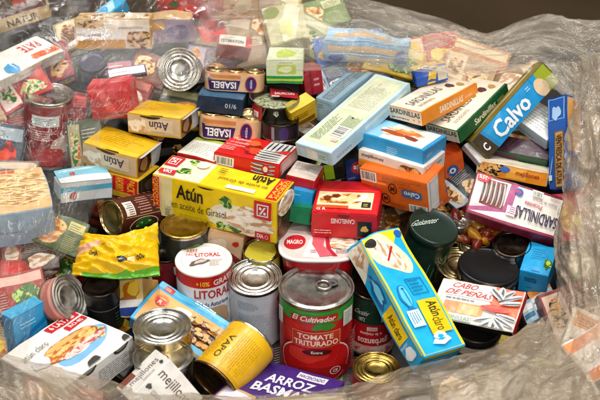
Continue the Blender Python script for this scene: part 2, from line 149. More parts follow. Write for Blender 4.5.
 'gap_51': {"R":[[0.9397,0.342,0.0],[-0.2962,0.8138,-0.5],[-0.171,0.4698,0.866]],"t":[0.3192,-0.2874,-0.0699],"d":[0.08,0.06,0.03]},
 'gap_52': {"R":[[0.9397,-0.342,0.0],[0.262,0.7198,-0.6428],[0.2198,0.604,0.766]],"t":[-0.334,0.293,0.1118],"d":[0.09,0.05,0.03]},
 'gap_53': {"R":[[0.9848,-0.1736,0.0],[0.171,0.9698,-0.1736],[0.0302,0.171,0.9848]],"t":[-0.2024,0.15,0.0195],"d":[0.06,0.05,0.04]},
 'gap_54': {"R":[[0.9848,-0.1736,0.0],[0.171,0.9698,-0.1736],[0.0302,0.171,0.9848]],"t":[-0.1052,0.1575,0.0237],"d":[0.09,0.05,0.03]},
 'gap_55': {"R":[[0.9397,0.342,0.0],[-0.3368,0.9254,-0.1736],[-0.0594,0.1632,0.9848]],"t":[0.0,0.1734,0.0225],"d":[0.07,0.06,0.03]},
 'gap_56': {"R":[[0.9848,-0.1736,0.0],[0.133,0.7544,-0.6428],[0.1116,0.633,0.766]],"t":[0.0776,0.274,0.0906],"d":[0.11,0.05,0.03]},
 'gap_57': {"R":[[0.9659,0.2588,0.0],[-0.1983,0.7399,-0.6428],[-0.1664,0.6209,0.766]],"t":[0.1449,0.238,0.0896],"d":[0.09,0.05,0.03]},
 'gap_58': {"R":[[0.9848,-0.1736,0.0],[0.133,0.7544,-0.6428],[0.1116,0.633,0.766]],"t":[0.2003,0.2621,0.0936],"d":[0.09,0.05,0.03]},
 'gap_59': {"R":[[0.9397,-0.342,0.0],[0.262,0.7198,-0.6428],[0.2198,0.604,0.766]],"t":[0.0283,0.3269,0.122],"d":[0.09,0.05,0.03]},
 'gap_60': {"R":[[0.9397,0.342,0.0],[-0.262,0.7198,-0.6428],[-0.2198,0.604,0.766]],"t":[0.2729,0.2437,0.0829],"d":[0.09,0.06,0.03]},
 'gap_61': {"R":[[0.866,-0.5,0.0],[0.383,0.6634,-0.6428],[0.3214,0.5567,0.766]],"t":[-0.4099,0.1568,0.0934],"d":[0.08,0.06,0.03]},
 'gap_62': {"R":[[0.9848,0.1736,0.0],[-0.133,0.7544,-0.6428],[-0.1116,0.633,0.766]],"t":[-0.0394,0.3395,0.1296],"d":[0.08,0.05,0.03]},
 'gap_63': {"R":[[0.9063,0.4226,0.0],[-0.366,0.7849,-0.5],[-0.2113,0.4532,0.866]],"t":[0.3641,-0.2731,-0.0244],"d":[0.09,0.08,0.03]},
 'gap_64': {"R":[[0.9397,-0.342,0.0],[0.262,0.7198,-0.6428],[0.2198,0.604,0.766]],"t":[0.3607,-0.1638,-0.0583],"d":[0.08,0.07,0.03]},
 'gap_65': {"R":[[0.9848,-0.1736,0.0],[0.1504,0.8529,-0.5],[0.0868,0.4924,0.866]],"t":[0.208,-0.296,-0.0732],"d":[0.09,0.06,0.03]},
 'gap_66': {"R":[[0.9962,-0.0872,0.0],[0.0755,0.8627,-0.5],[0.0436,0.4981,0.866]],"t":[0.0,-0.3298,-0.0859],"d":[0.12,0.06,0.03]},
 'gap_67': {"R":[[0.9848,0.1736,0.0],[-0.1504,0.8529,-0.5],[-0.0868,0.4924,0.866]],"t":[-0.2933,-0.3084,-0.088],"d":[0.1,0.06,0.03]},
}
FILM = {
 'film_left': [[[-0.535,0.3365,0.2169],[-0.4459,0.3459,0.2127],[-0.3537,0.3459,0.2127],[-0.2645,0.3646,0.2044],[-0.1712,0.3646,0.2044],[-0.1023,0.3833,0.1961]],[[-0.5155,0.2395,0.1892],[-0.4271,0.2395,0.1892],[-0.3387,0.2395,0.1892],[-0.2519,0.2486,0.1847],[-0.1725,0.2669,0.1757],[-0.0905,0.276,0.1712]],[[-0.5022,0.1633,0.1559],[-0.4161,0.1633,0.1559],[-0.3351,0.1544,0.1607],[-0.2583,0.1633,0.1559],[-0.1877,0.1721,0.1511],[-0.1094,0.1824,0.1373]],[[-0.4922,0.0976,0.1202],[-0.4052,0.089,0.1253],[-0.347,0.0804,0.1305],[-0.2934,0.089,0.1253],[-0.2404,0.1034,0.1135],[-0.1881,0.1105,0.1026]],[[-0.4801,0.0322,0.0956],[-0.3952,0.0238,0.1011],[-0.3519,0.0154,0.1065],[-0.3155,0.0322,0.0956],[-0.2922,0.0519,0.0862],[-0.2756,0.0674,0.0796]],[[-0.468,-0.0316,0.0733],[-0.3945,-0.0316,0.0733],[-0.3477,-0.0316,0.0733],[-0.3185,-0.0152,0.0618],[-0.2956,0.004,0.0518],[-0.2754,0.0122,0.0461]],[[-0.4591,-0.0858,0.0472],[-0.3935,-0.0858,0.0472],[-0.3476,-0.0858,0.0472],[-0.3195,-0.0671,0.0364],[-0.2978,-0.0564,0.0317],[-0.2794,-0.0417,0.0241]],[[-0.4534,-0.131,0.0163],[-0.3886,-0.131,0.0163],[-0.3562,-0.131,0.0163],[-0.335,-0.1154,0.0037],[-0.3151,-0.105,-0.0014],[-0.3019,-0.0919,-0.0051]],[[-0.4445,-0.1829,-0.0068],[-0.3873,-0.1829,-0.0068],[-0.3645,-0.1754,-0.0134],[-0.3532,-0.1577,-0.0255],[-0.3429,-0.1475,-0.0309],[-0.3341,-0.1347,-0.0351]],[[-0.4377,-0.2326,-0.0379],[-0.3939,-0.2326,-0.0379],[-0.3751,-0.2326,-0.0379],[-0.3633,-0.2216,-0.0432],[-0.3539,-0.2091,-0.048],[-0.3446,-0.1941,-0.0515]],[[-0.4329,-0.2804,-0.0772],[-0.402,-0.2804,-0.0772],[-0.3834,-0.2804,-0.0772],[-0.3695,-0.2742,-0.0747],[-0.3582,-0.2668,-0.0718],[-0.3494,-0.2523,-0.076]]],
 'film_back': [[[-0.18,0.5678,0.0277],[-0.1404,0.5678,0.0277],[-0.0897,0.5542,0.0186],[0.0177,0.5124,0.0123],[0.122,0.4777,0.0108],[0.2228,0.4302,0.0014],[0.3207,0.393,-0.0011],[0.4245,0.419,0.0152],[0.5079,0.406,0.007],[0.6081,0.3963,0.0009]],[[-0.1644,0.4501,0.1577],[-0.1277,0.4338,0.1475],[-0.0815,0.4144,0.1353],[0.0162,0.3951,0.1233],[0.1117,0.3561,0.1196],[0.2048,0.3203,0.108],[0.296,0.2895,0.0997],[0.3844,0.3175,0.1164],[0.4694,0.3066,0.1099],[0.5621,0.2988,0.1052]],[[-0.1537,0.3175,0.1761],[-0.1209,0.325,0.1608],[-0.0773,0.3125,0.1533],[0.0154,0.3,0.1459],[0.1074,0.2846,0.1368],[0.1981,0.2599,0.1223],[0.2878,0.2386,0.1099],[0.374,0.2661,0.1259],[0.4564,0.2538,0.1188],[0.5463,0.2447,0.1134]],[[-0.1517,0.2364,0.1581],[-0.116,0.2364,0.1581],[-0.0738,0.2244,0.161],[0.0074,0.2243,0.1512],[0.0967,0.2242,0.1413],[0.1873,0.2254,0.1222],[0.2761,0.2103,0.1136],[0.3601,0.2299,0.1248],[0.4354,0.1971,0.1259],[0.5189,0.1764,0.1241]],[[-0.1519,0.1662,0.138],[-0.1159,0.1706,0.1405],[-0.072,0.1647,0.147],[0.0043,0.1618,0.1453],[0.0874,0.1765,0.1339],[0.1765,0.1852,0.1191],[0.2641,0.1763,0.1141],[0.3498,0.1822,0.1175],[0.4147,0.1382,0.1127],[0.5008,0.1295,0.1178]],[[-0.1587,0.1092,0.1166],[-0.1217,0.1324,0.1194],[-0.0786,0.1354,0.1308],[0.0,0.1412,0.1242],[0.0796,0.1528,0.1208],[0.1671,0.1557,0.1125],[0.2466,0.1498,0.1093],[0.3307,0.1498,0.1093],[0.3851,0.0947,0.099],[0.4756,0.0689,0.0952]]],
 'film_right': [[[0.402,0.1763,0.1141],[0.4163,0.1734,0.1224],[0.4459,0.1764,0.1241],[0.5148,0.1852,0.1191]],[[0.4017,0.1149,0.1099],[0.4078,0.0976,0.1202],[0.436,0.0976,0.1202],[0.5089,0.1235,0.1048]],[[0.391,0.0632,0.0922],[0.3943,0.0378,0.1083],[0.4244,0.0378,0.1083],[0.5027,0.0632,0.0922]],[[0.3806,0.0139,0.0667],[0.3799,-0.0193,0.0891],[0.4147,-0.0193,0.0891],[0.4881,-0.0027,0.0779]],[[0.3704,-0.0346,0.0424],[0.3736,-0.0669,0.0659],[0.405,-0.075,0.0718],[0.4768,-0.0588,0.06]],[[0.346,-0.09,0.0255],[0.357,-0.1216,0.05],[0.3927,-0.1295,0.0562],[0.4688,-0.1058,0.0378]],[[0.3349,-0.1364,0.004],[0.3445,-0.1749,0.0359],[0.383,-0.1826,0.0423],[0.4575,-0.1595,0.0232]],[[0.3341,-0.1743,-0.0229],[0.3442,-0.2145,0.0093],[0.3752,-0.2332,0.021],[0.4439,-0.2245,0.0051]],[[0.3078,-0.2213,-0.0331],[0.3287,-0.2557,-0.0076],[0.362,-0.2838,0.0107],[0.4261,-0.2899,0.0084]],[[0.2737,-0.2452,-0.043],[0.2992,-0.2949,-0.023],[0.3367,-0.3496,0.006],[0.4016,-0.3777,0.0158]],[[0.2472,-0.2613,-0.0495],[0.2684,-0.3415,-0.0303],[0.301,-0.4313,0.0182],[0.3665,-0.4614,0.0287]]],
 'film_front': [[[-0.4495,-0.2467,-0.0536],[-0.3992,-0.2492,-0.0546],[-0.345,-0.2687,-0.0525],[-0.294,-0.2823,-0.0578],[-0.2436,-0.2957,-0.063],[-0.194,-0.3066,-0.0672],[-0.1329,-0.3139,-0.0699],[-0.0725,-0.3139,-0.0699],[-0.0121,-0.309,-0.0681],[0.0486,-0.3018,-0.0654],[0.1047,-0.2801,-0.067],[0.155,-0.2641,-0.0606],[0.2093,-0.2529,-0.0561],[0.2562,-0.2464,-0.0435],[0.3078,-0.2213,-0.0331]],[[-0.43,-0.2998,-0.0248],[-0.3818,-0.3022,-0.0257],[-0.3323,-0.3142,-0.0303],[-0.2831,-0.3274,-0.0351],[-0.2348,-0.3381,-0.039],[-0.187,-0.3476,-0.0424],[-0.1282,-0.3535,-0.0444],[-0.0699,-0.3535,-0.0444],[-0.0117,-0.3499,-0.0432],[0.0527,-0.3428,-0.0407],[0.1104,-0.324,-0.0438],[0.1613,-0.3096,-0.0384],[0.2145,-0.3046,-0.0267],[0.2613,-0.3021,-0.0159],[0.3135,-0.2851,-0.0094]],[[-0.4184,-0.3403,-0.02],[-0.3715,-0.3426,-0.0209],[-0.3233,-0.3544,-0.025],[-0.2756,-0.3661,-0.0291],[-0.2286,-0.3754,-0.0322],[-0.1823,-0.3823,-0.0345],[-0.125,-0.387,-0.0361],[-0.0682,-0.387,-0.0361],[-0.0114,-0.3847,-0.0353],[0.0571,-0.3777,-0.033],[0.1171,-0.3661,-0.0291],[0.1709,-0.3544,-0.025],[0.2244,-0.352,-0.0144],[0.2749,-0.352,-0.0046],[0.3287,-0.3544,0.014]],[[-0.412,-0.3825,-0.0445],[-0.3658,-0.3848,-0.0452],[-0.3187,-0.394,-0.0483],[-0.2722,-0.4009,-0.0505],[-0.2264,-0.4054,-0.052],[-0.1807,-0.41,-0.0534],[-0.1241,-0.4123,-0.0542],[-0.0677,-0.4123,-0.0542],[-0.0113,-0.4111,-0.0538],[0.0623,-0.4054,-0.052],[0.1249,-0.3986,-0.0498],[0.1823,-0.3917,-0.0475],[0.2363,-0.3983,-0.0299],[0.2888,-0.4051,-0.0125],[0.3479,-0.4188,0.0123]]],
 'pouch': [[-0.2921,-0.0588,-0.0142],[-0.2377,-0.0719,-0.0056],[-0.1941,-0.0477,-0.0038],[-0.3021,-0.1254,-0.0308],[-0.2443,-0.1383,-0.0267],[-0.1848,-0.1306,-0.0282]],
}
scene = bpy.context.scene
COL = scene.collection

# ------------------------------------------------------------------ materials
def srgb(h):
    h = h.lstrip('#')
    c = [int(h[i:i+2], 16)/255 for i in (0, 2, 4)]
    return tuple((x/12.92 if x <= .04045 else ((x+.055)/1.055)**2.4) for x in c) + (1,)
MATS = {}
def new_mat(name):
    m = bpy.data.materials.new(name); m.use_nodes = True
    nt = m.node_tree; nt.nodes.clear()
    out = nt.nodes.new('ShaderNodeOutputMaterial')
    b = nt.nodes.new('ShaderNodeBsdfPrincipled')
    nt.links.new(b.outputs[0], out.inputs[0])
    return m, nt, b
def nd(nt, t, **k):
    n = nt.nodes.new(t)
    for a, v in k.items():
        if a in n.inputs.keys(): n.inputs[a].default_value = v
        else: setattr(n, a, v)
    return n
def ramp(nt, stops, interp='LINEAR'):
    r = nt.nodes.new('ShaderNodeValToRGB'); cr = r.color_ramp; cr.interpolation = interp
    while len(cr.elements) < len(stops): cr.elements.new(.5)
    for e, (p, c) in zip(cr.elements, stops):
        e.position = p; e.color = srgb(c) if isinstance(c, str) else c
    return r
def bump(nt, b, fac, strength, dist=.001, prev=None):
    n = nd(nt, 'ShaderNodeBump'); n.inputs['Strength'].default_value = strength; n.inputs['Distance'].default_value = dist
    nt.links.new(fac, n.inputs['Height'])
    if prev: nt.links.new(prev, n.inputs['Normal'])
    nt.links.new(n.outputs[0], b.inputs['Normal']); return n.outputs[0]
def card(hexc, rough=.33):
    key = ('c', hexc, rough)
    if key in MATS: return MATS[key]
    m, nt, b = new_mat('printed_card_' + hexc.strip('#'))
    tc = nd(nt, 'ShaderNodeTexCoord')
    n = nd(nt, 'ShaderNodeTexNoise', Scale=38.0, Detail=4.0); nt.links.new(tc.outputs['Object'], n.inputs['Vector'])
    base = srgb(hexc)
    lo = tuple(x*.86 for x in base[:3]) + (1,); hi = tuple(min(1, x*1.06+.004) for x in base[:3]) + (1,)
    r = ramp(nt, [(.3, lo), (.7, hi)]); nt.links.new(n.outputs[0], r.inputs[0])
    # sparse rubbed flecks where the print has worn
    n2 = nd(nt, 'ShaderNodeTexNoise', Scale=420.0, Detail=3.0); nt.links.new(tc.outputs['Object'], n2.inputs['Vector'])
    r2 = ramp(nt, [(.70, (0, 0, 0, 1)), (.78, (.5, .5, .5, 1))]); nt.links.new(n2.outputs[0], r2.inputs[0])
    mx = nd(nt, 'ShaderNodeMix', data_type='RGBA'); nt.links.new(r2.outputs[0], mx.inputs[0])
    nt.links.new(r.outputs[0], mx.inputs[6]); mx.inputs[7].default_value = (.55, .5, .42, 1)
    nt.links.new(mx.outputs[2], b.inputs['Base Color'])
    b.inputs['Specular IOR Level'].default_value = .5
    n4 = nd(nt, 'ShaderNodeTexNoise', Scale=90.0, Detail=4.0); nt.links.new(tc.outputs['Object'], n4.inputs['Vector'])
    rr = ramp(nt, [(.3, (rough*.7,)*3 + (1,)), (.7, (rough*1.4,)*3 + (1,))]); nt.links.new(n4.outputs[0], rr.inputs[0])
    nt.links.new(rr.outputs[0], b.inputs['Roughness'])
    n3 = nd(nt, 'ShaderNodeTexNoise', Scale=55.0, Detail=3.0); nt.links.new(tc.outputs['Object'], n3.inputs['Vector'])
    bump(nt, b, n3.outputs[0], .35, .0015)
    MATS[key] = m; return m
FOODS = {
 'mussel': (['#2a1208', '#b4591a', '#e8983a', '#7a3410', '#f0c078'], 85, (1, 1.8, 1)),
 'musselpale': (['#7a4a20', '#e0a860', '#c98838', '#f0dcb4', '#5a3416'], 85, (1, 1.6, 1)),
 'tomato': (['#7a0806', '#d0180e', '#f04a20', '#b80c08', '#e83018'], 40, (1, 1, 1)),
 'sardine': (['#20242a', '#8d9298', '#e6e6e2', '#4a4e54', '#c8c8c4'], 60, (4, 1, 1)),
 'bread': (['#b8662a', '#e0a050', '#f0cc8a', '#c87a38', '#e8b468'], 60, (1, 2, 1)),
 'salad': (['#2c6a18', '#7ab83a', '#d83020', '#4a9a28', '#e8e8b0'], 90, (1, 1, 1)),
 'leaf': (['#2c6a18', '#7ab83a', '#c4dc78', '#4a9a28', '#1c5410'], 110, (1, 1, 1)),
 'tuna': (['#c89a70', '#f0dcc0', '#fbf2e2', '#e2bc94', '#f6e8d2'], 50, (1, 2.5, 1)),
 'pasta': (['#a85a20', '#f4d49a', '#fbeac8', '#d88a40', '#f0b868'], 70, (1, 1, 1)),
 'fruit': (['#b86a10', '#f0b020', '#f8d850', '#d89018', '#f0c838'], 30, (1, 1, 1)),
 'pepper': (['#5a0c04', '#d03808', '#f09018', '#e8c020', '#8a1a06'], 42, (1, 1, 1)),
 'ham': (['#c06058', '#e89890', '#f4c4b8', '#d47a70', '#f8dcd0'], 60, (1, 2, 1)),
 'wafer': (['#a87838', '#e0b878', '#f0d4a0', '#c89850', '#e8c890'], 60, (1, 5, 1)),
 'dark': (['#0c0a08', '#2a1c12', '#4a3420', '#181008', '#5a4630'], 70, (1, 1, 1)),
 'fish': (['#5a6a44', '#a8b088', '#d8d8b8', '#7a8858', '#eaeacc'], 120, (1, 2, 1)),
 'nut': (['#6a3c18', '#c89860', '#e8cc9a', '#96602c', '#dcb47c'], 80, (1, 1.6, 1)),
}
def food(kind):
    key = ('f', kind)
    if key in MATS: return MATS[key]
    cols, sc, st = FOODS[kind]
    m, nt, b = new_mat('food_picture_' + kind)
    tc = nd(nt, 'ShaderNodeTexCoord')
    mp = nd(nt, 'ShaderNodeMapping'); mp.inputs['Scale'].default_value = st; mp.inputs['Rotation'].default_value = (0, 0, .5)
    nt.links.new(tc.outputs['Object'], mp.inputs[0])
    dn = nd(nt, 'ShaderNodeTexNoise', Scale=sc*.8, Detail=2.0); nt.links.new(mp.outputs[0], dn.inputs['Vector'])
    ad = nd(nt, 'ShaderNodeVectorMath', operation='MULTIPLY_ADD'); nt.links.new(dn.outputs['Color'], ad.inputs[0])
    ad.inputs[1].default_value = (.018, .018, .018); nt.links.new(mp.outputs[0], ad.inputs[2])
    v = nd(nt, 'ShaderNodeTexVoronoi', Scale=sc*1.4); v.feature = 'SMOOTH_F1'; nt.links.new(ad.outputs[0], v.inputs['Vector'])
    n = nd(nt, 'ShaderNodeTexNoise', Scale=sc*1.6, Detail=5.0); nt.links.new(ad.outputs[0], n.inputs['Vector'])
    a = nd(nt, 'ShaderNodeMath', operation='MULTIPLY_ADD'); nt.links.new(v.outputs['Distance'], a.inputs[0]); a.inputs[1].default_value = .55
    nt.links.new(n.outputs[0], a.inputs[2])
    r = ramp(nt, [(.38+.62*i/len(cols)*.9, c) for i, c in enumerate([cols[3], cols[1], cols[2], cols[4], cols[0]])])
    nt.links.new(a.outputs[0], r.inputs[0]); nt.links.new(r.outputs[0], b.inputs['Base Color'])
    b.inputs['Roughness'].default_value = .33
    MATS[key] = m; return m
def metal(kind='steel'):
    key = ('m', kind)
    if key in MATS: return MATS[key]
    c = {'steel': ('#c9c6be', .24), 'gold': ('#c6ae7c', .24), 'dull': ('#cfcabf', .5), 'dark': ('#4a4038', .3), 'brass': ('#b99a50', .26), 'bronze': ('#8a6a44', .28)}[kind]
    m, nt, b = new_mat('tin_' + kind)
    tc = nd(nt, 'ShaderNodeTexCoord')
    n = nd(nt, 'ShaderNodeTexNoise', Scale=70.0, Detail=6.0); nt.links.new(tc.outputs['Object'], n.inputs['Vector'])
    base = srgb(c[0]); r = ramp(nt, [(.3, tuple(x*.72 for x in base[:3])+(1,)), (.7, base)]); nt.links.new(n.outputs[0], r.inputs[0])
    nt.links.new(r.outputs[0], b.inputs['Base Color'])
    rr = ramp(nt, [(.3, (c[1]*.7,)*3+(1,)), (.75, (c[1]*1.6,)*3+(1,))]); nt.links.new(n.outputs[0], rr.inputs[0]); nt.links.new(rr.outputs[0], b.inputs['Roughness'])
    b.inputs['Metallic'].default_value = 1
    bump(nt, b, n.outputs[0], .12, .001)
    MATS[key] = m; return m
def plastic(hexc, rough=.3):
    key = ('p', hexc, rough)
    if key in MATS: return MATS[key]
    m, nt, b = new_mat('plastic_' + hexc.strip('#'))
    tc = nd(nt, 'ShaderNodeTexCoord')
    n = nd(nt, 'ShaderNodeTexNoise', Scale=60.0, Detail=5.0); nt.links.new(tc.outputs['Object'], n.inputs['Vector'])
    base = srgb(hexc); r = ramp(nt, [(.3, tuple(x*.8 for x in base[:3])+(1,)), (.7, base)]); nt.links.new(n.outputs[0], r.inputs[0])
    nt.links.new(r.outputs[0], b.inputs['Base Color']); b.inputs['Roughness'].default_value = rough
    bump(nt, b, n.outputs[0], .2, .001)
    MATS[key] = m; return m
def clear(tint='#e8efe6'):
    key = ('g', tint)
    if key in MATS: return MATS[key]
    m, nt, b = new_mat('clear_plastic'); nt.nodes.remove(b)
    out = [n for n in nt.nodes if n.type == 'OUTPUT_MATERIAL'][0]
    t = nd(nt, 'ShaderNodeBsdfTransparent'); t.inputs[0].default_value = srgb(tint)
    g = nd(nt, 'ShaderNodeBsdfGlossy'); g.inputs['Roughness'].default_value = .08
    lw = nd(nt, 'ShaderNodeFresnel'); lw.inputs[0].default_value = 1.5
    mx = nd(nt, 'ShaderNodeMixShader')
    nt.links.new(lw.outputs[0], mx.inputs[0]); nt.links.new(t.outputs[0], mx.inputs[1]); nt.links.new(g.outputs[0], mx.inputs[2]); nt.links.new(mx.outputs[0], out.inputs[0])
    MATS[key] = m; return m
def film_mat(name, milk, tint='#d9cfbf', streak=.6, gloss=.8, cap=.12, rough=.07, thin=None, bd=.004, fold=1.0):
    """clear stretch film: see-through, long pulled folds, white crease lines painted in for glints, sharp wrinkles; UV runs in metres, x along the pull"""
    m, nt, b = new_mat(name); L = nt.links.new
    out = [n for n in nt.nodes if n.type == 'OUTPUT_MATERIAL'][0]
    tc = nd(nt, 'ShaderNodeTexCoord')
    dn = nd(nt, 'ShaderNodeTexNoise', Scale=9.0, Detail=3.0); L(tc.outputs['UV'], dn.inputs['Vector'])
    ad = nd(nt, 'ShaderNodeVectorMath', operation='MULTIPLY_ADD'); L(dn.outputs['Color'], ad.inputs[0]); ad.inputs[1].default_value = (.10, .10, 0); L(tc.outputs['UV'], ad.inputs[2])
    def streaks(sx_, sy_, rot, det=4.0, ro=.55):
        mp = nd(nt, 'ShaderNodeMapping'); mp.inputs['Scale'].default_value = (sx_, sy_, 1); mp.inputs['Rotation'].default_value = (0, 0, rot); L(ad.outputs[0], mp.inputs[0])
        n = nd(nt, 'ShaderNodeTexNoise', Scale=1.0, Detail=det); n.inputs['Roughness'].default_value = ro; L(mp.outputs[0], n.inputs['Vector']); return n.outputs[0]
    def mth(op, a, c, clamp=False):
        n = nd(nt, 'ShaderNodeMath', operation=op); n.use_clamp = clamp
        for k, x in enumerate((a, c)):
            if isinstance(x, (int, float)): n.inputs[k].default_value = x
            else: L(x, n.inputs[k])
        return n.outputs[0]
    def rmp(f, a, c, v=1.0):
        n = nd(nt, 'ShaderNodeMapRange'); n.inputs[1].default_value = a; n.inputs[2].default_value = c; n.inputs[4].default_value = v; L(f, n.inputs[0]); return n.outputs[0]
    broad = streaks(9, 34, .15); mid = streaks(22, 130, -.25); fine = streaks(50, 420, .3); cross = streaks(120, 40, .2, 5.0)
    # ridged folds: thin white lines painted in as glints where the noise crosses its middle value
    def ridge(f, w): return rmp(mth('ABSOLUTE', mth('SUBTRACT', f, .5), 0), w, 0)
    lines = mth('ADD', mth('MULTIPLY', ridge(mid, .012), .8), mth('ADD', mth('MULTIPLY', ridge(fine, .012), .35), mth('MULTIPLY', ridge(cross, .010), .35)))
    patch = rmp(streaks(14, 18, .4, 3.0), .45, .64)
    lines = mth('MULTIPLY', lines, mth('ADD', mth('MULTIPLY', patch, .9), .12))
    fac = mth('ADD', mth('MULTIPLY', lines, streak), mth('ADD', mth('MULTIPLY', rmp(broad, .38, .66), milk), milk*.45))
    if thin:   # the sheet has fewer layers towards one side
        sx = nd(nt, 'ShaderNodeSeparateXYZ'); L(tc.outputs['Object'], sx.inputs[0])
        mr = nd(nt, 'ShaderNodeMapRange'); mr.inputs[1].default_value = thin[0]; mr.inputs[2].default_value = thin[1]; mr.inputs[3].default_value = thin[2]; mr.inputs[4].default_value = 1
        L(sx.outputs[0], mr.inputs[0]); fac = mth('MULTIPLY', fac, mr.outputs[0])
    fac = mth('MINIMUM', fac, .95)
    b.inputs['Base Color'].default_value = srgb(tint); b.inputs['Roughness'].default_value = .3
    h = mth('ADD', mth('MULTIPLY', broad, 1.6*fold), mth('ADD', mth('MULTIPLY', mid, .7), mth('ADD', mth('MULTIPLY', fine, .16), mth('MULTIPLY', cross, .35))))
    nb = bump(nt, b, h, 1.0, bd)
    tr = nd(nt, 'ShaderNodeBsdfTransparent'); tr.inputs[0].default_value = (.98, .97, .955, 1)
    tl = nd(nt, 'ShaderNodeBsdfTranslucent'); tl.inputs[0].default_value = srgb(tint); L(nb, tl.inputs['Normal'])
    ml = nd(nt, 'ShaderNodeMixShader'); ml.inputs[0].default_value = .3; L(b.outputs[0], ml.inputs[1]); L(tl.outputs[0], ml.inputs[2])
    m1 = nd(nt, 'ShaderNodeMixShader'); L(fac, m1.inputs[0]); L(tr.outputs[0], m1.inputs[1]); L(ml.outputs[0], m1.inputs[2])
    g = nd(nt, 'ShaderNodeBsdfGlossy'); g.inputs['Roughness'].default_value = rough; L(nb, g.inputs['Normal'])
    fr = nd(nt, 'ShaderNodeFresnel'); fr.inputs[0].default_value = 1.5; L(nb, fr.inputs['Normal'])
    fc = mth('MINIMUM', mth('MULTIPLY', fr.outputs[0], gloss), cap)
    m2 = nd(nt, 'ShaderNodeMixShader'); L(fc, m2.inputs[0]); L(m1.outputs[0], m2.inputs[1]); L(g.outputs[0], m2.inputs[2])
    L(m2.outputs[0], out.inputs[0])
    return m
def mat_of(c):
    if c.startswith('food:'): return food(c[5:])
    if c.startswith('metal:'): return metal(c[6:])
    if c.startswith('plastic:'): return plastic(c[8:])
    if c.startswith('clear'): return clear()
    return card(c)

# ------------------------------------------------------------------ artwork in face units (0..1)
_cu = bpy.data.curves.new('lettering', 'FONT'); _cu.resolution_u = 2
_to = bpy.data.objects.new('lettering', _cu)
_TC = {}
def glyphs(s, bold):
    k = (s, bold)
    if k not in _TC:
        _cu.body = s; _cu.offset = .022 if bold else 0.0
        me = _to.to_mesh()
        vs = [(v.co.x, v.co.y) for v in me.vertices]; fs = [tuple(p.vertices) for p in me.polygons]
        _to.to_mesh_clear()
        x0 = min(v[0] for v in vs); x1 = max(v[0] for v in vs); y0 = min(v[1] for v in vs); y1 = max(v[1] for v in vs)
        vs = [((x-x0)/max(x1-x0, 1e-6), (y-y0)/max(y1-y0, 1e-6)) for x, y in vs]
        _TC[k] = (vs, fs)
    return _TC[k]
def R(c, x0, y0, x1, y1): return [(c, [(x0, y0), (x1, y0), (x1, y1), (x0, y1)], [(0, 1, 2, 3)])]
def P(c, *pts):
    return [(c, list(pts), [tuple(range(len(pts)))])]
def E(c, cx, cy, rx, ry, rot=0, n=28):
    t = math.radians(rot); o = []
    for i in range(n):
        a = 2*math.pi*i/n; x, y = rx*math.cos(a), ry*math.sin(a)
        o.append((cx + x*math.cos(t)-y*math.sin(t), cy + x*math.sin(t)+y*math.cos(t)))
    return [(c, o, [tuple(range(n))])]
def T(c, s, x0, y0, x1, y1, rot=0, bold=True, slant=0):
    vs, fs = glyphs(s, bold); o = []
    for x, y in vs:
        x += slant*(y-.5)
        if rot == 90: x, y = 1-y, x
        elif rot == 180: x, y = 1-x, 1-y
        elif rot == 270: x, y = y, 1-x
        o.append((x0+(x1-x0)*x, y0+(y1-y0)*y))
    return [(c, o, fs)]
def LINES(c, x0, y0, x1, y1, n, vert=False, fill=.38, seed=1):
    rnd = random.Random(seed); vs = []; fs = []
    for i in range(n):
        a0 = i/n; a1 = (i+fill)/n; p = 0
        end = rnd.uniform(.7, 1)
        while p < end:
            q = min(end, p+rnd.uniform(.05, .16))
            if vert: r = [(x0+(x1-x0)*a0, y0+(y1-y0)*p), (x0+(x1-x0)*a1, y0+(y1-y0)*p), (x0+(x1-x0)*a1, y0+(y1-y0)*q), (x0+(x1-x0)*a0, y0+(y1-y0)*q)]
            else: r = [(x0+(x1-x0)*p, y0+(y1-y0)*a0), (x0+(x1-x0)*q, y0+(y1-y0)*a0), (x0+(x1-x0)*q, y0+(y1-y0)*a1), (x0+(x1-x0)*p, y0+(y1-y0)*a1)]
            k = len(vs); vs += r; fs.append((k, k+1, k+2, k+3)); p = q+rnd.uniform(.012, .03)
    return [(c, vs, fs)]
def BARC(x0, y0, x1, y1, vert=False, seed=3):
    rnd = random.Random(seed); out = R('#f4f2ea', x0, y0, x1, y1); vs = []; fs = []; p = .07
    while p < .9:
        q = p+rnd.choice([.015, .025, .04])
        if vert: r = [(x0+(x1-x0)*.1, y0+(y1-y0)*p), (x0+(x1-x0)*.85, y0+(y1-y0)*p), (x0+(x1-x0)*.85, y0+(y1-y0)*q), (x0+(x1-x0)*.1, y0+(y1-y0)*q)]
        else: r = [(x0+(x1-x0)*p, y0+(y1-y0)*.18), (x0+(x1-x0)*q, y0+(y1-y0)*.18), (x0+(x1-x0)*q, y0+(y1-y0)*.92), (x0+(x1-x0)*p, y0+(y1-y0)*.92)]
        k = len(vs); vs += r; fs.append((k, k+1, k+2, k+3)); p = q+rnd.choice([.02, .03, .045])
    return out+[('#1a1a1a', vs, fs)]
def FRAME(c, x0, y0, x1, y1, tx, ty):
    return R(c, x0, y0, x1, y0+ty)+R(c, x0, y1-ty, x1, y1)+R(c, x0, y0+ty, x0+tx, y1-ty)+R(c, x1-tx, y0+ty, x1, y1-ty)
def RINGS(c, cx, cy, rx, ry, w=.8, n=28):
    vs = []; fs = []
    for i in range(n):
        a = 2*math.pi*i/n
        vs += [(cx+rx*math.cos(a), cy+ry*math.sin(a)), (cx+rx*w*math.cos(a), cy+ry*w*math.sin(a))]
        j = (i+1) % n; fs.append((2*i, 2*j, 2*j+1, 2*i+1))
    return [(c, vs, fs)]
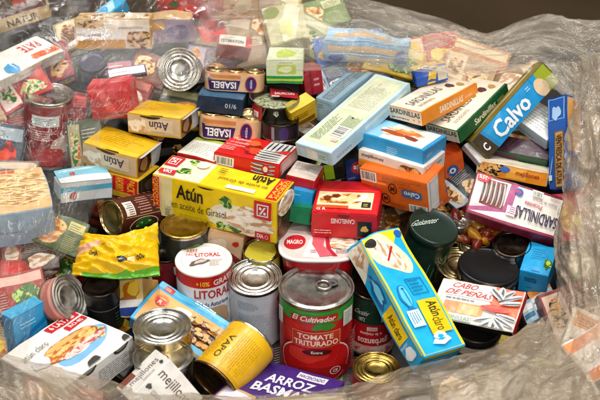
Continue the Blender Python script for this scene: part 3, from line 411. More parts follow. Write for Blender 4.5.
def BLOB(c, cx, cy, rx, ry, rot=0, seed=0, amp=.18, n=26):
    rnd = random.Random(seed); ph = [rnd.uniform(0, 6.28) for _ in range(4)]; t = math.radians(rot); o = []
    for i in range(n):
        a = 2*math.pi*i/n; k = 1+amp*(math.sin(2*a+ph[0])*.5+math.sin(3*a+ph[1])*.4+math.sin(5*a+ph[2])*.35)
        x, y = rx*k*math.cos(a), ry*k*math.sin(a)
        o.append((cx+x*math.cos(t)-y*math.sin(t), cy+x*math.sin(t)+y*math.cos(t)))
    return [(c, o, [tuple(range(n))])]
def FISHES(x0, y0, x1, y1, n, vert=True, c1='#3a4046', c2='#c9cbcc', bg=None):
    o = R(bg, x0, y0, x1, y1) if bg else []
    for i in range(n):
        a = (i+.5)/n
        if vert:
            X = x0+(x1-x0)*a; w = (x1-x0)/n
            o += BLOB(c2, X, (y0+y1)/2, w*.40, (y1-y0)*.47, 0, i, .05)+BLOB(c1, X+w*.17, (y0+y1)/2, w*.17, (y1-y0)*.44, 0, i+9, .08)
        else:
            Y = y0+(y1-y0)*a; w = (y1-y0)/n
            o += BLOB(c2, (x0+x1)/2, Y, (x1-x0)*.47, w*.40, 0, i, .05)+BLOB(c1, (x0+x1)/2, Y+w*.15, (x1-x0)*.44, w*.16, 0, i+9, .08)
    return o
def PIECES(c1, c2, x0, y0, x1, y1, n, rx, ry, seed=1, dark='#2a1208'):
    rnd = random.Random(seed); o = []
    for i in range(n):
        x, y, a = rnd.uniform(x0, x1), rnd.uniform(y0, y1), rnd.uniform(0, 180)
        s = rnd.uniform(.75, 1.2)
        o += BLOB(dark, x+rx*.08, y-ry*.12, rx*s*1.08, ry*s*1.1, a, i, .15)+BLOB(rnd.choice([c1, c1, c2]), x, y, rx*s, ry*s, a, i, .15)
    return o

# ------------------------------------------------------------------ mesh building
class MB:
    def __init__(s): s.v = []; s.f = []; s.m = []; s.mats = []; s.sm = []
    def mi(s, c):
        mt = mat_of(c) if isinstance(c, str) else c
        if mt not in s.mats: s.mats.append(mt)
        return s.mats.index(mt)
    def add(s, vs, fs, c, smooth=False):
        k = len(s.v); s.v += [tuple(v) for v in vs]; i = s.mi(c)
        for f in fs: s.f.append(tuple(k+a for a in f)); s.m.append(i); s.sm.append(smooth)
    def bm(s):
        b = bmesh.new(); V = [b.verts.new(v) for v in s.v]
        for f, i, sm in zip(s.f, s.m, s.sm):
            try:
                F = b.faces.new([V[a] for a in f]); F.material_index = i; F.smooth = sm
            except ValueError: pass
        return b
def link(name, bm, mats, parent=None, M=None):
    me = bpy.data.meshes.new(name); bm.to_mesh(me); bm.free()
    for m in mats: me.materials.append(m)
    o = bpy.data.objects.new(name, me); COL.objects.link(o)
    if parent: o.parent = parent
    if M is not None: o.matrix_world = M if not parent else M
    return o
def empty(name, M):
    o = bpy.data.objects.new(name, None); COL.objects.link(o); o.matrix_world = M; o.empty_display_size = .02; return o
def tag(o, label=None, cat=None, group=None, kind=None):
    if label: o['label'] = label
    if cat: o['category'] = cat
    if group: o['group'] = group
    if kind: o['kind'] = kind
    return o
def pose(key):
    p = POSE[key]; M = Matrix([r+[t] for r, t in zip(p['R'], p['t'])]+[[0, 0, 0, 1]]); return M, p['d']
EPS = .00016
def face_map(k, w, h, d):
    return {
     'F': (lambda u, v: Vector(((u-.5)*w, (v-.5)*h, 0)), Vector((0, 0, 1))),
     'B': (lambda u, v: Vector(((u-.5)*w, -h/2, (v-1)*d)), Vector((0, -1, 0))),
     'T': (lambda u, v: Vector(((.5-u)*w, h/2, (v-1)*d)), Vector((0, 1, 0))),
     'R': (lambda u, v: Vector((w/2, (u-.5)*h, (v-1)*d)), Vector((1, 0, 0))),
     'L': (lambda u, v: Vector((-w/2, (.5-u)*h, (v-1)*d)), Vector((-1, 0, 0))),
    }[k]
def box_mb(w, h, d, base, sides=None, bev=.0009):
    """bevelled carton body, front face at z=0, back at -d"""
    b = bmesh.new(); bmesh.ops.create_cube(b, size=1)
    for v in b.verts: v.co = Vector((v.co.x*w, v.co.y*h, (v.co.z-.5)*d))
    bmesh.ops.bevel(b, geom=b.edges[:], offset=bev, segments=2, affect='EDGES')
    mb = MB(); V = [v.co.copy() for v in b.verts]; b.verts.index_update()
    sides = sides or {}
    for f in b.faces:
        n = f.normal; key = None
        for k, a in (('F', (0, 0, 1)), ('B', (0, -1, 0)), ('T', (0, 1, 0)), ('R', (1, 0, 0)), ('L', (-1, 0, 0))):
            if n.dot(Vector(a)) > .9: key = k
        col = sides.get(key, base)
        if key is None and base.startswith('#'):   # folded edges where the print has cracked to paler board
            q = [int(base[i:i+2], 16) for i in (1, 3, 5)]; col = '#%02x%02x%02x' % tuple(int(x*.74+200*.26) for x in q)
        mb.add([V[v.index] for v in f.verts], [tuple(range(len(f.verts)))], col)
    b.free(); return mb
def put_art(mb, art, w, h, d, clampm=.012):
    for k, els in art.items():
        fm, n = face_map(k, w, h, d)
        for i, (c, vs, fs) in enumerate(els):
            off = EPS*(i+1)
            mb.add([fm(min(max(x, clampm), 1-clampm), min(max(y, clampm), 1-clampm))+n*off for x, y in vs], fs, c)
def crumple(bm, dims, step=.010, amp=.0012, seed=0, freq=16, twist=0.0, dents=()):
    w, h, d = dims
    for ax, ln, c0 in ((0, w, -w/2), (1, h, -h/2), (2, d, -d)):
        n = max(2, min(18, int(ln/step)))
        for i in range(1, n):
            co = [0, 0, 0]; no = [0, 0, 0]; co[ax] = c0+ln*i/n; no[ax] = 1
            bmesh.ops.bisect_plane(bm, geom=bm.verts[:]+bm.edges[:]+bm.faces[:], plane_co=co, plane_no=no, dist=1e-7)
    s = Vector((seed*3.7, seed*1.3, -seed*2.1))
    for v in bm.verts:
        p = v.co
        o = noise.noise_vector(p*freq+s)*amp + noise.noise_vector(p*freq*2.7-s)*amp*.35
        # card walls bulge a little in the middle of the big face
        bulge = max(0, 1-(2*p.x/w)**2)*max(0, 1-(2*p.y/h)**2)*amp*.9
        o.z += bulge if p.z > -d/2 else -bulge
        for (dx, dy, dz, r, a) in dents:
            q = Vector((dx*w, dy*h, dz*d)); t = (p-q).length/r
            if t < 1: o += (Vector((0, 0, -d/2))-q).normalized()*a*(1-t*t)**2
        v.co = p+o
        if twist:
            a = twist*p.x/w; y, z = v.co.y, v.co.z; v.co.y = y*math.cos(a)-z*math.sin(a); v.co.z = y*math.sin(a)+z*math.cos(a)
SEED = [0]
def carton(key, name, label, cat, base, art, sides=None, group=None, amp=.0012, flap=None, dents=(), twist=0, bev=.0009, parts=None):
    M, (w, h, d) = pose(key)
    if d > .015 and base.startswith('#'):   # glued flap seams on the narrow ends
        q = [int(base[i:i+2], 16) for i in (1, 3, 5)]; dk = '#%02x%02x%02x' % tuple(int(x*.5) for x in q)
        art = dict(art)
        for e in (('R', 'L') if w > h else ('T', 'B')):
            if e in art and e == 'B': continue
            art[e] = list(art.get(e, []))+R(dk, .03, .86, .97, .872)+R(dk, .10, .02, .105, .86)+R(dk, .895, .02, .90, .86)
    mb = box_mb(w, h, d, base, sides, bev); put_art(mb, art, w, h, d)
    bm = mb.bm(); SEED[0] += 1; rnd = random.Random(SEED[0]); amp *= 1.35
    dents = list(dents)+[(rnd.choice((-.5, .5)), rnd.choice((-.5, .5)), rnd.choice((0, -1)), .35*min(w, h), .0016), (rnd.uniform(-.4, .4), rnd.choice((-.5, .5)), 0, .3*min(w, h), .0012)]
    crumple(bm, (w, h, d), amp=amp, seed=SEED[0], dents=dents, twist=twist)
    o = link(name, bm, mb.mats, None, M)
    tag(o, label, cat, group)
    # flaps standing proud of an end: (face, colour, length)
    for i, (fc, col, ln, ang) in enumerate(flap or []):
        fm, n = face_map(fc, w, h, d)
        m2 = MB(); a = [fm(.04, .98), fm(.96, .98)]; dr = (n*math.cos(ang)+Vector((0, 0, 1))*math.sin(ang))*ln
        dn = Vector((0, 0, -1))
        q = [a[0], a[1], a[1]+dr, a[0]+dr]; th = n.cross((a[1]-a[0]).normalized())*.0006
        # tab with rounded corners
        q = [a[0]+n*.0006, a[1]+n*.0006, a[1]+dr*.85, a[1]*.9+a[0]*.1+dr, a[0]*.9+a[1]*.1+dr, a[0]+dr*.85]
        vs = q+[p+th for p in q]; k = len(q)
        m2.add(vs, [tuple(range(k)), tuple(range(2*k-1, k-1, -1))]+[(i, (i+1) % k, k+(i+1) % k, k+i) for i in range(k)], col)
        fo = link('end_flap', m2.bm(), m2.mats, o); fo.matrix_parent_inverse = Matrix(); fo.matrix_basis = Matrix()
    return o, M, (w, h, d)
def child(name, mb, parent, smooth=None):
    o = link(name, mb.bm(), mb.mats, parent); o.matrix_parent_inverse = Matrix(); o.matrix_basis = Matrix()
    return o

# ------------------------------------------------------------------ cans
def revolve(mb, prof, c, n=56, cap=True):
    vs = []; fs = []
    for r, z in prof:
        for i in range(n):
            a = 2*math.pi*i/n; vs.append((r*math.cos(a), r*math.sin(a), z))
    for j in range(len(prof)-1):
        for i in range(n):
            k = (i+1) % n; fs.append((j*n+i, j*n+k, (j+1)*n+k, (j+1)*n+i))
    if cap: fs.append(tuple((len(prof)-1)*n+i for i in range(n)))
    mb.add(vs, fs, c, True)
def lid_profile(r, kind='rings', depth=.0035):
    rim = [(r*.985, -.0032), (r*1.015, -.0022), (r*1.02, -.0006), (r*1.0, .0004), (r*.975, 0), (r*.955, -.0012), (r*.945, -depth)]
    if kind == 'rings':
        z = -depth; p = []
        for k, (rr, dz) in enumerate(((.90, 0), (.87, .0012), (.83, .0012), (.80, 0), (.74, -.0004), (.71, .0008), (.67, .0008), (.64, -.0002), (.56, -.0005), (.53, .0005), (.49, .0005), (.46, -.0006), (.2, -.0008), (.01, -.0008))):
            p.append((r*rr, z+dz))
    elif kind == 'one':
        z = -depth; p = [(r*rr, z+dz) for rr, dz in ((.9, 0), (.86, .0014), (.80, .0014), (.76, .0002), (.3, 0), (.01, 0))]
    else:
        z = -depth; p = [(r*.9, z), (r*.5, z), (r*.01, z)]
    return rim+p
def pull_tab(parent, r, ang, z=-.0012, m='metal:steel'):
    """ring pull with rivet, built near the edge of the lid"""
    mb = MB(); ca, sa = math.cos(ang), math.sin(ang)
    def q(x, y, zz): return (ca*x-sa*y, sa*x+ca*y, zz)
    L = r*.62; cx = r*.30
    n = 30; ro = (L*.36, r*.24); ri = (L*.23, r*.155)
    vs = []; fs = []
    for i in range(n):
        a = 2*math.pi*i/n
        for (ex, ey), zz in ((ro, z-.0006), (ro, z+.0008), (ri, z+.0008), (ri, z-.0006)):
            vs.append(q(cx-L*.15+ex*math.cos(a), ey*math.sin(a), zz+.0012*(.5-math.cos(a)*.5)))
    for i in range(n):
        k = (i+1) % n
        for j in range(4): fs.append((i*4+j, k*4+j, k*4+(j+1) % 4, i*4+(j+1) % 4))
    mb.add(vs, fs, m, True)
    # tongue and rivet
    tv = [q(cx+L*.12, -r*.16, z+.001), q(cx+L*.44, -r*.13, z+.0006), q(cx+L*.52, 0, z), q(cx+L*.44, r*.13, z+.0006), q(cx+L*.12, r*.16, z+.001)]
    mb.add(tv+[(x, y, zz-.0012) for x, y, zz in tv], [(0, 1, 2, 3, 4), (9, 8, 7, 6, 5)]+[(i, (i+1) % 5, 5+(i+1) % 5, 5+i) for i in range(5)], m)
    vs = []; 
    for i in range(14):
        a = 2*math.pi*i/14; vs.append(q(cx+L*.3+r*.06*math.cos(a), r*.06*math.sin(a), z+.0016))
    mb.add(vs, [tuple(range(14))], m)
    return child('pull_tab', mb, parent)
def wrap_art(mb, art, r, h, seg=64):
    """art x in degrees to the right of the facing line, y 0..1 up the can"""
    for i, (c, vs, fs) in enumerate(art):
        rr = r+EPS*(i+1)
        b = bmesh.new(); V = [b.verts.new((x, y, 0)) for x, y in vs]
        for f in fs:
            try: b.faces.new([V[a] for a in f])
            except ValueError: pass
        xs = [v[0] for v in vs]; st = 360/seg
        k = math.floor(min(xs)/st)+1
        while k*st < max(xs):
            bmesh.ops.bisect_plane(b, geom=b.verts[:]+b.edges[:]+b.faces[:], plane_co=(k*st, 0, 0), plane_no=(1, 0, 0), dist=1e-5); k += 1
        b.verts.index_update(); out = []
        for v in b.verts:
            a = math.radians(v.co.x); out.append((-math.sin(a)*rr, math.cos(a)*rr, -h+v.co.y*h))
        mb.add(out, [tuple(x.index for x in reversed(f.verts)) for f in b.faces], c, False)
        b.free()
def can(key, name, label, cat, body='metal:steel', lid='metal:steel', lidkind='rings', art=(), label_span=(.03, .97), beads=False, tab=None, group=None, lid_art=None, rot=0, sq=(1, 1), hgt=None, body_rough=None, bottom=True, dent=0, pname='label', lid_lip=True):
    M, (r, h) = pose(key)
    if hgt: h = hgt
    if rot: M = M @ Matrix.Rotation(math.radians(rot), 4, 'Z')
    root = empty(name, M @ Matrix.Translation((0, 0, -h))); tag(root, label, cat, group)
    T0 = Matrix.Translation((0, 0, h))
    def fin(o):
        o.matrix_basis = T0
        if dent:
            for v in o.data.vertices:
                p = v.co; v.co = p+noise.noise_vector(p*22+Vector((sum(map(ord, key)) % 7, 1, 2)))*dent
        return o
    mb = MB(); n = 64
    prof = [(r*.985, -.003)]
    m = 16 if beads else 2
    a0, a1 = label_span
    for i in range(m+1):
        z = -h+.003+(h-.007)*(1-i/m); rr = r*.985
        if beads and 3 < i < 13: rr = r*(.985 if i % 2 else .962)
        prof.append((rr, z))
    prof += [(r*.985, -h+.003), (r*1.015, -h+.002), (r*1.015, -h), (r*.95, -h), (r*.93, -h+.003)]
    revolve(mb, prof, body if body.startswith('metal') or body.startswith('plastic') or body.startswith('clear') else 'metal:steel', n)
    bo = fin(child('body', mb, root))
    if not body.startswith(('metal', 'plastic', 'clear')) or art:
        lb = MB(); rl = r*.99
        if not body.startswith(('metal', 'plastic', 'clear')):
            vs = []; fs = []; rows = 6
            for j in range(rows+1):
                z = -h+h*(a0+(a1-a0)*j/rows)
                for i in range(n):
                    a = 2*math.pi*i/n; vs.append((-math.sin(a)*rl, math.cos(a)*rl, z))
            for j in range(rows):
                for i in range(n):
                    k = (i+1) % n; fs.append((j*n+i, (j+1)*n+i, (j+1)*n+k, j*n+k))
            lb.add(vs, fs, body, True)
        wrap_art(lb, list(art), rl, h, n)
        fin(child(pname, lb, root))
    lm = MB(); 
    if lidkind == 'paper':
        revolve(lm, [(r*1.0, -.0035), (r*1.015, -.003), (r*1.015, -.0008), (r*.99, .0002), (r*.95, .0004), (r*.5, .0004), (r*.01, .0004)], lid, n)
    elif lidkind == 'jar':
        revolve(lm, [(r*1.0, -.013), (r*1.03, -.012), (r*1.035, -.002), (r*1.01, .0005), (r*.97, .001), (r*.93, .0004), (r*.88, -.0002), (r*.5, -.0002), (r*.01, -.0002)], lid, n)
    else:
        revolve(lm, lid_profile(r, lidkind), lid, n)
    if lid_art:
        for i, (c, vs, fs) in enumerate(lid_art):
            z = (.0006 if lidkind in ('paper', 'jar') else -.0015)+EPS*(i+1)
            # lid art: x right, y up as seen with the facing side at the bottom
            lm.add([(-(x-.5)*2*r, -(y-.5)*2*r, z) for x, y in vs], fs, c)
    lo = fin(child('lid', lm, root))
    if tab is not None:
        pull_tab(lo, r, math.radians(tab), m=lid if lid.startswith('metal') else 'metal:steel')
    return root, M, r, h

def P3(*a): return Vector(a)

# ================================================================== THE THINGS
W = '#efece4'; RED = '#cf1420'; YEL = '#f6cf12'; BLK = '#1a1614'; CY = '#12a8e0'; ORG = '#e87418'
def disc_logo(c, cx, cy, rx, ry):      # rounded square emblem with a stroke-and-dots mark
    return (R(c, cx-rx, cy-ry, cx+rx, cy+ry)+FRAME(W, cx-rx*.68, cy-ry*.68, cx+rx*.68, cy+ry*.68, rx*.13, ry*.13)
            + P(W, (cx-rx*.38, cy-ry*.42), (cx-rx*.15, cy-ry*.42), (cx+rx*.4, cy+ry*.42), (cx+rx*.16, cy+ry*.42))
            + E(W, cx-rx*.25, cy+ry*.25, rx*.15, ry*.17)+E(W, cx+rx*.28, cy-ry*.25, rx*.15, ry*.17))
# --- big yellow tuna six-pack
o, M, D = carton('dia_tuna', 'tuna_carton', 'long yellow tuna multipack with red pack strip and a can showing at its open end', 'carton', YEL, {
 'F': R('#f3e3a0', 0, 0, .16, 1)+BLOB('#f7ecc0', .66, .36, .2, .34, 0, 3, .1)+BLOB('food:tuna', .78, .30, .17, .30, 0, 4, .2)+BLOB('food:leaf', .60, .86-.14, .05, .13, 0, 5, .3)
   +BLOB('food:leaf', .67, .15, .07, .11, 0, 6, .3)+BLOB('#f4efe2', .64, .34, .08, .26, 20, 8, .05)+BLOB('food:tuna', .82, .55, .13, .2, 0, 7, .2)+BLOB('food:leaf', .56, .12, .04, .09, 0, 9, .3)
   +LINES('#7a6a10', .22, .06, .50, .22, 4, False, .25, 6)+R('#f4e9b8', .10, .30, .15, .5)+LINES('#5a4a10', .10, .08, .15, .26, 4)+BLOB('food:tuna', .66, .30, .06, .2, 20, 8, .1)+T(BLK, 'Atún', .20, .56, .42, .90)+T('#4a4210', 'en aceite de Girasol', .16, .32, .60, .50, 0, False)
   +disc_logo(RED, .89, .74, .068, .21)+R(RED, .83, .04, .955, .22)+T(W, 'DIA', .845, .08, .90, .18)+RINGS(W, .925, .13, .014, .045)
   +R(RED, 0, .25, .065, 1)+T('#f8b020', 'PACK', .006, .30, .03, .98, 90)+T('#f8b020', 'AHORRO', .034, .28, .06, .98, 90)
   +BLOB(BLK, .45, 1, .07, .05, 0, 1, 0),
 'T': R('#f2e6c4', .62, .0, 1, 1)+R('#f6ecd0', .78, .1, .97, .9)+BLOB('food:leaf', .80, .62, .06, .14, 0, 2, .3)+BLOB('food:leaf', .77, .15, .05, .14, 0, 3, .3)
   +R(RED, 0, 0, .10, 1)+T('#f8c020', 'PACK', .052, .08, .085, .92, 270)+T('#f8c020', 'AHORRO', .015, .06, .048, .94, 270)
   +T(BLK, 'Atún', .13, .08, .30, .42)+T('#5a4a10', 'en aceite de Girasol', .14, .50, .52, .64, 0, False)+R('#f6efd8', .2, .76, .42, .92)
   +disc_logo(RED, .93, .30, .055, .24)+R(RED, .84, .74, .97, .93)+T(W, 'DIA', .87, .77, .94, .90)+BLOB('#eef0d0', .70, .25, .05, .16, 0, 3, 0)+LINES(BLK, .50, .2, .58, .45, 3)},
 sides={'R': '#4a3424'}, amp=.0009)
w_, h_, d_ = D
mb = MB(); 
for cy in (-.25, .25):     # the end cans in the open sleeve
    vs = []; fs = []; n = 24; r_ = d_*.46
    for j, x in enumerate((w_/2-.004, w_/2+.0015)):
        for i in range(n): a = 2*math.pi*i/n; vs.append((x, cy*h_*.98+h_*.235*math.cos(a), -d_/2+r_*math.sin(a)))
    for i in range(n): fs.append((i, (i+1) % n, n+(i+1) % n, n+i))
    fs.append(tuple(n+i for i in range(n))); mb.add(vs, fs, 'food:tuna' if cy > 0 else 'metal:bronze')
child('can_end', mb, o)

# --- cyan and yellow tuna carton in front
carton('cyan_tuna', 'tuna_carton', 'cyan tuna carton with yellow edges and loaf picture leaning towards the viewer', 'carton', '#18b0e4', {
 'F': R('#f4d81a', 0, 0, 1, 1)+R('#16b2ea', .05, .05, .985, .93)+P('#f4d81a', (.02, .05), (.17, .05), (.30, .30), (.02, .9))+BLOB('#f3e3c0', .19, .44, .165, .40, -14, 5, .12)+BLOB('food:tuna', .20, .42, .12, .26, -16, 6, .12)
   +P('#b41c20', (.13, .58), (.24, .33), (.25, .36), (.14, .62))+BLOB('#1a1614', .075, .16, .045, .14, 0, 2, .05)+E('#1560b0', .05, .88, .03, .09)+FRAME('#0a6f9c', .42, .42, .55, .80, .006, .014)+LINES('#0a6f9c', .435, .46, .54, .76, 4, True, .35, 3)
   +BLOB('#0e78b8', .545, .24, .085, .12, 4, 4, .12)+BLOB('#5cc8f0', .545, .25, .078, .09, 4, 4, .12)+BLOB('#0e78b8', .55, .27, .07, .015, 4, 4, .1)+P('#0e78b8', (.62, .24), (.66, .36), (.655, .14))+BLOB('#0e5a9a', .49, .26, .008, .025)+R('#f6ce10', .60, .40, .87, .86)+T('#3a3410', 'Atún', .62, .57, .74, .80)+T('#3a3410', 'claro', .75, .53, .85, .76, 0, False)
   +R('#cfe8f2', .66, .10, .79, .36)+LINES('#4a90b0', .675, .14, .78, .34, 4, False, .4, 5)+P('#f2f6f8', (.93, .30), (.955, .52), (.93, .72), (.90, .66), (.925, .52), (.90, .38))+BLOB('#f2f6f8', .885, .52, .028, .13, 0, 6, .1)+BLOB('#16b2ea', .893, .52, .012, .06)+P('#16b2ea', (.89, .50), (.92, .44), (.92, .60)),
 'B': R('#1fa4d8', .02, .02, .98, .98)+P('#f2ead6', (.02, .02), (.3, .02), (.2, .98), (.02, .98))+BLOB('food:tuna', .12, .5, .1, .4, 0, 4)+R('#f4d81a', .02, .9, .98, .98)+BLOB('#0d5f9a', .42, .45, .13, .28, 0, 5, .3)+BLOB('#7fd4f0', .42, .48, .09, .15, 0, 5, .3)+R('#f6ce10', .56, .12, .82, .80)+T('#3a3410', 'Atún claro', .60, .3, .79, .62)+BLOB('#f2f6f8', .91, .45, .05, .28, 0, 6, .2)+LINES('#eef4f6', .84, .1, .86, .8, 2, True),
 'R': R('#f4d81a', .02, .75, .98, .98)+LINES('#c8e8f2', .1, .15, .9, .6, 5)}, amp=.0016, dents=[(-.5, -.5, 0, .03, .005)])

# --- baguette cans sleeve
o, M, D = carton('baguette', 'tuna_sleeve', 'white six-can sleeve with a filled baguette on blue and red tin count banner', 'carton', '#efece6', {
 'F': BLOB('#7fb8e2', .60, .40, .36, .24, 14, 3, .12)+BLOB('food:salad', .82, .40, .11, .12, 10, 4, .25)+E('#efefea', .56, .40, .20, .12, 15)+BLOB('#a85a20', .53, .48, .37, .17, 6, 7, .05)+BLOB('food:bread', .53, .49, .35, .155, 6, 7, .05)+BLOB('food:ham', .60, .36, .32, .065, 7, 9, .2)+BLOB('#e8b468', .50, .58, .24, .04, 6, 9, .1)
   +P(RED, (.56, .82), (.97, .84), (.97, .97), (.56, .95))+T(W, '6 LATAS', .60, .85, .92, .94)+P(RED, (.70, .68), (.97, .71), (.97, .80), (.70, .78))+T(W, 'RO-85', .75, .71, .92, .77)
   +T('#6a6a40', 'atún claro', .08, .66, .40, .76, 0, False)+BLOB('#e8eef2', .15, .5, .1, .1)
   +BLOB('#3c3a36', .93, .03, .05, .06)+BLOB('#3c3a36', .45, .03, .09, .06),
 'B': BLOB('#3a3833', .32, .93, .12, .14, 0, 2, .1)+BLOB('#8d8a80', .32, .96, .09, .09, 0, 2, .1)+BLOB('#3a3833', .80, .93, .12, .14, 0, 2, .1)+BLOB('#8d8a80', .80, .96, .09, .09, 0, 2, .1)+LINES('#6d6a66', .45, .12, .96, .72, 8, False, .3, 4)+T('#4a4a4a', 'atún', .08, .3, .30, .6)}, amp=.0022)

# --- purple rice carton at the front edge
carton('purple_rice', 'rice_carton', 'deep purple basmati rice carton at the front edge below the tomato can', 'carton', '#3d2276', {
 'F': R('#3d2276', 0, 0, 1, 1)+P('#c9a878', (.02, .02), (.40, .02), (.36, .22), (.03, .34))+P('#e8e2ee', (.04, .02), (.37, .02), (.33, .18), (.05, .30))
   +R('#e6e0ea', .56, .80, .86, .93)+T('#3d2276', 'HACENDADO', .58, .83, .84, .90)+T('#f2eef8', 'ARROZ', .30, .56, .80, .74)+T('#f2eef8', 'BASMATI', .24, .34, .88, .52),
 'T': R('#3d2276', 0, 0, 1, 1), 'L': R('#34206a', 0, 0, 1, 1)}, amp=.0014)

# --- mussels carton at the front
carton('mussel_front', 'mussels_carton', 'white carton with brown mussels lettering tilted against the ring-pull tins', 'carton', '#f0ece4', {
 'F': T('#5a3a34', 'mejillones', .06, .60, .92, .84, 0, False)+T('#5a3a34', 'mejillones', .06, .605, .92, .845, 0, False)+BLOB('#4a4a48', .10, .42, .05, .06, 30, 3, .3)+LINES('#8a8078', .2, .36, .5, .46, 3, False, .35)+BLOB('food:mussel', .75, .1, .3, .3, 0, 4)+BLOB('#f0c070', .85, .55, .1, .1),
 'L': T('#5a3a34', 'mejillones', .12, .32, .80, .72, 180, False)+BLOB('#4a4a48', .12, .78, .04, .1)+R('#8a3a1c', .60, .02, .95, .34)+LINES('#b8aca0', .3, .80, .7, .92, 2),
 'T': R('#e0a040', 0, 0, 1, 1)+BLOB('food:mussel', .4, .5, .3, .3)}, amp=.0012)

# --- red canelones carton
carton('canelones', 'pasta_carton', 'red pasta carton with canelones picture behind the round pink-lidded tub', 'carton', '#c8141a', {
 'F': R('#b81018', 0, .70, 1, 1)+R('#d8262a', .05, .66, .97, .72)+R('#d01418', .02, .02, .98, .66)+R('#f0dcb0', .05, .14, .90, .63)+BLOB('food:pasta', .45, .42, .36, .17, 4, 3)+P('#f2c888', (.40, .34), (.55, .58), (.66, .58), (.60, .34))+P('#fbf0d4', (.60, .34), (.74, .58), (.84, .58), (.76, .36))
   +BLOB('#7a2c12', .20, .42, .06, .07, 10, 2)+BLOB('#7a2c12', .33, .50, .06, .06, 10, 4)+R('#e8501c', .05, .12, .55, .20)+R(BLK, .74, .18, .88, .33)+LINES('#f0d040', .77, .21, .86, .30, 2)+T(W, 'G R', .06, .05, .20, .12),
 'B': T('#f2d8d0', 'CANELONES', .30, .60, .66, .80, 180)+R(BLK, .70, .10, .92, .72)+BLOB('#e8b050', .81, .42, .05, .14, 0, 3, .3)+BLOB('#7c1012', .5, .95, .1, .12)+LINES('#f0c8c0', .05, .2, .4, .4, 2)}, amp=.0013)

# --- trio of little cartons
carton('red_small', 'small_carton', 'small red carton with white printed top, topmost of three stacked beside the long cream carton', 'carton', '#c4161c', {'F': R('#e2d8cc', .02, .02, .98, .98)+LINES('#6a6260', .12, .45, .85, .88, 7, False, .3)+R('#d8cabc', .02, .02, .98, .3)}, group=None)
carton('cyan_small', 'small_carton', 'small bright cyan carton, middle of three stacked beside the yellow multipack', 'carton', '#1590cc', {'B': R('#1590cc', 0, 0, 1, 1)+LINES('#8fd0ee', .1, .7, .6, .85, 1)})
carton('green_small', 'small_carton', 'small dark green carton at the bottom of the three-carton stack', 'carton', '#0d7048', {'B': R('#0d7048', 0, 0, 1, 1)})

# --- red calamares carton
carton('calamares', 'seafood_carton', 'flat red carton with striped seafood picture lying on the yellow multipack', 'carton', '#c81818', {
 'F': R('#d41a1a', 0, 0, 1, 1)+BLOB('food:tomato', .46, .45, .14, .38, 20, 3, .2)+BLOB('#e86028', .40, .70, .10, .14, 0, 3)+R('#ddd8d0', .60, .02, .98, .97)+FISHES(.60, .46, .97, .96, 5, True, '#23262a', '#c8c9c8')+P('#c02018', (.78, .40), (.98, .66), (.98, .45), (.8, .3))+FISHES(.58, .03, .97, .40, 4, False, '#2a2c30', '#d4d4d0')
   +T('#f6ded4', 'Mejillones', .10, .60, .36, .74, 0, False)+T('#f6ded4', 'en escabeche', .10, .46, .38, .56, 0, False)+T('#f6d8d0', 'cocinados', .08, .32, .36, .40, 0, False)+disc_logo(RED, .16, .90, .05, .08)+LINES('#f2c0b8', .04, .08, .34, .26, 3),
 'B': R('#d41a1a', 0, 0, 1, 1)+BARC(.02, .08, .30, .8)+FISHES(.56, .05, .95, .95, 3, False, '#2a2c30', '#d4d4d0')+E(RED, .80, .5, .06, .4)+E(W, .80, .5, .035, .22),
 'R': R('#d8a8a0', 0, 0, 1, 1)+R(RED, .0, .0, .1, 1)+LINES('#f0e0dc', .1, .3, .8, .7, 2)}, amp=.0011)
carton('fine_print_box', 'small_carton', 'flat pale green and white carton with fine print lying left of the red seafood carton', 'carton', '#b82420', {'F': R('#e4e2d2', .01, .02, .97, .98)+P('#a8c050', (.02, .82), (.98, .86), (.98, .98), (.02, .98))+R('#f2efe2', .1, .12, .85, .76)+LINES('#8a8a78', .14, .16, .82, .72, 9, False, .32, 5)})

# --- two golden tuna sleeves on the left
for key, lab, sd in (('yellow_a', 'golden yellow tuna sleeve with upside-down lettering above the brown lying can', 1), ('yellow_b', 'golden yellow tuna sleeve partly under film, behind the other and below the round steel lid', 2)):
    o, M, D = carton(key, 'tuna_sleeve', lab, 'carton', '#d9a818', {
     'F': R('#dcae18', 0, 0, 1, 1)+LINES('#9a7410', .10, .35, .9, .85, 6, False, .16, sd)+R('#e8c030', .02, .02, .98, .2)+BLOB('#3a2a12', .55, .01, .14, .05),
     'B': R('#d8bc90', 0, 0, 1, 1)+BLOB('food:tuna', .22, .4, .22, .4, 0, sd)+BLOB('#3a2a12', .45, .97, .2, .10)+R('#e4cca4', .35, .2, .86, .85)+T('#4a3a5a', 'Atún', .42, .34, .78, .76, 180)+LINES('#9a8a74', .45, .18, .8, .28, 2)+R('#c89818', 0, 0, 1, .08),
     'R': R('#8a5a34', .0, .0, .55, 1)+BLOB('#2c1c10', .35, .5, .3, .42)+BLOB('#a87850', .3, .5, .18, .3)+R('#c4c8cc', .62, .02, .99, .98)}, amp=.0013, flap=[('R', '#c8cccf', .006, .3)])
carton('pack_ahorro', 'tuna_sleeve', 'yellow tuna sleeve end with red savings strip under the golden sleeve', 'carton', '#dcb428', {
 'F': R('#e0b838', 0, 0, 1, 1)+R(RED, .34, .30, .98, .98)+T('#f8b820', 'PACK', .72, .36, .92, .94, 270)+T('#f8b820', 'AHORRO', .42, .34, .64, .96, 270)+R('#dcb428', .02, .02, .98, .26),
 'R': R('#1a1410', 0, 0, 1, 1)+BLOB('#4a3a2a', .5, .4, .3, .3)})

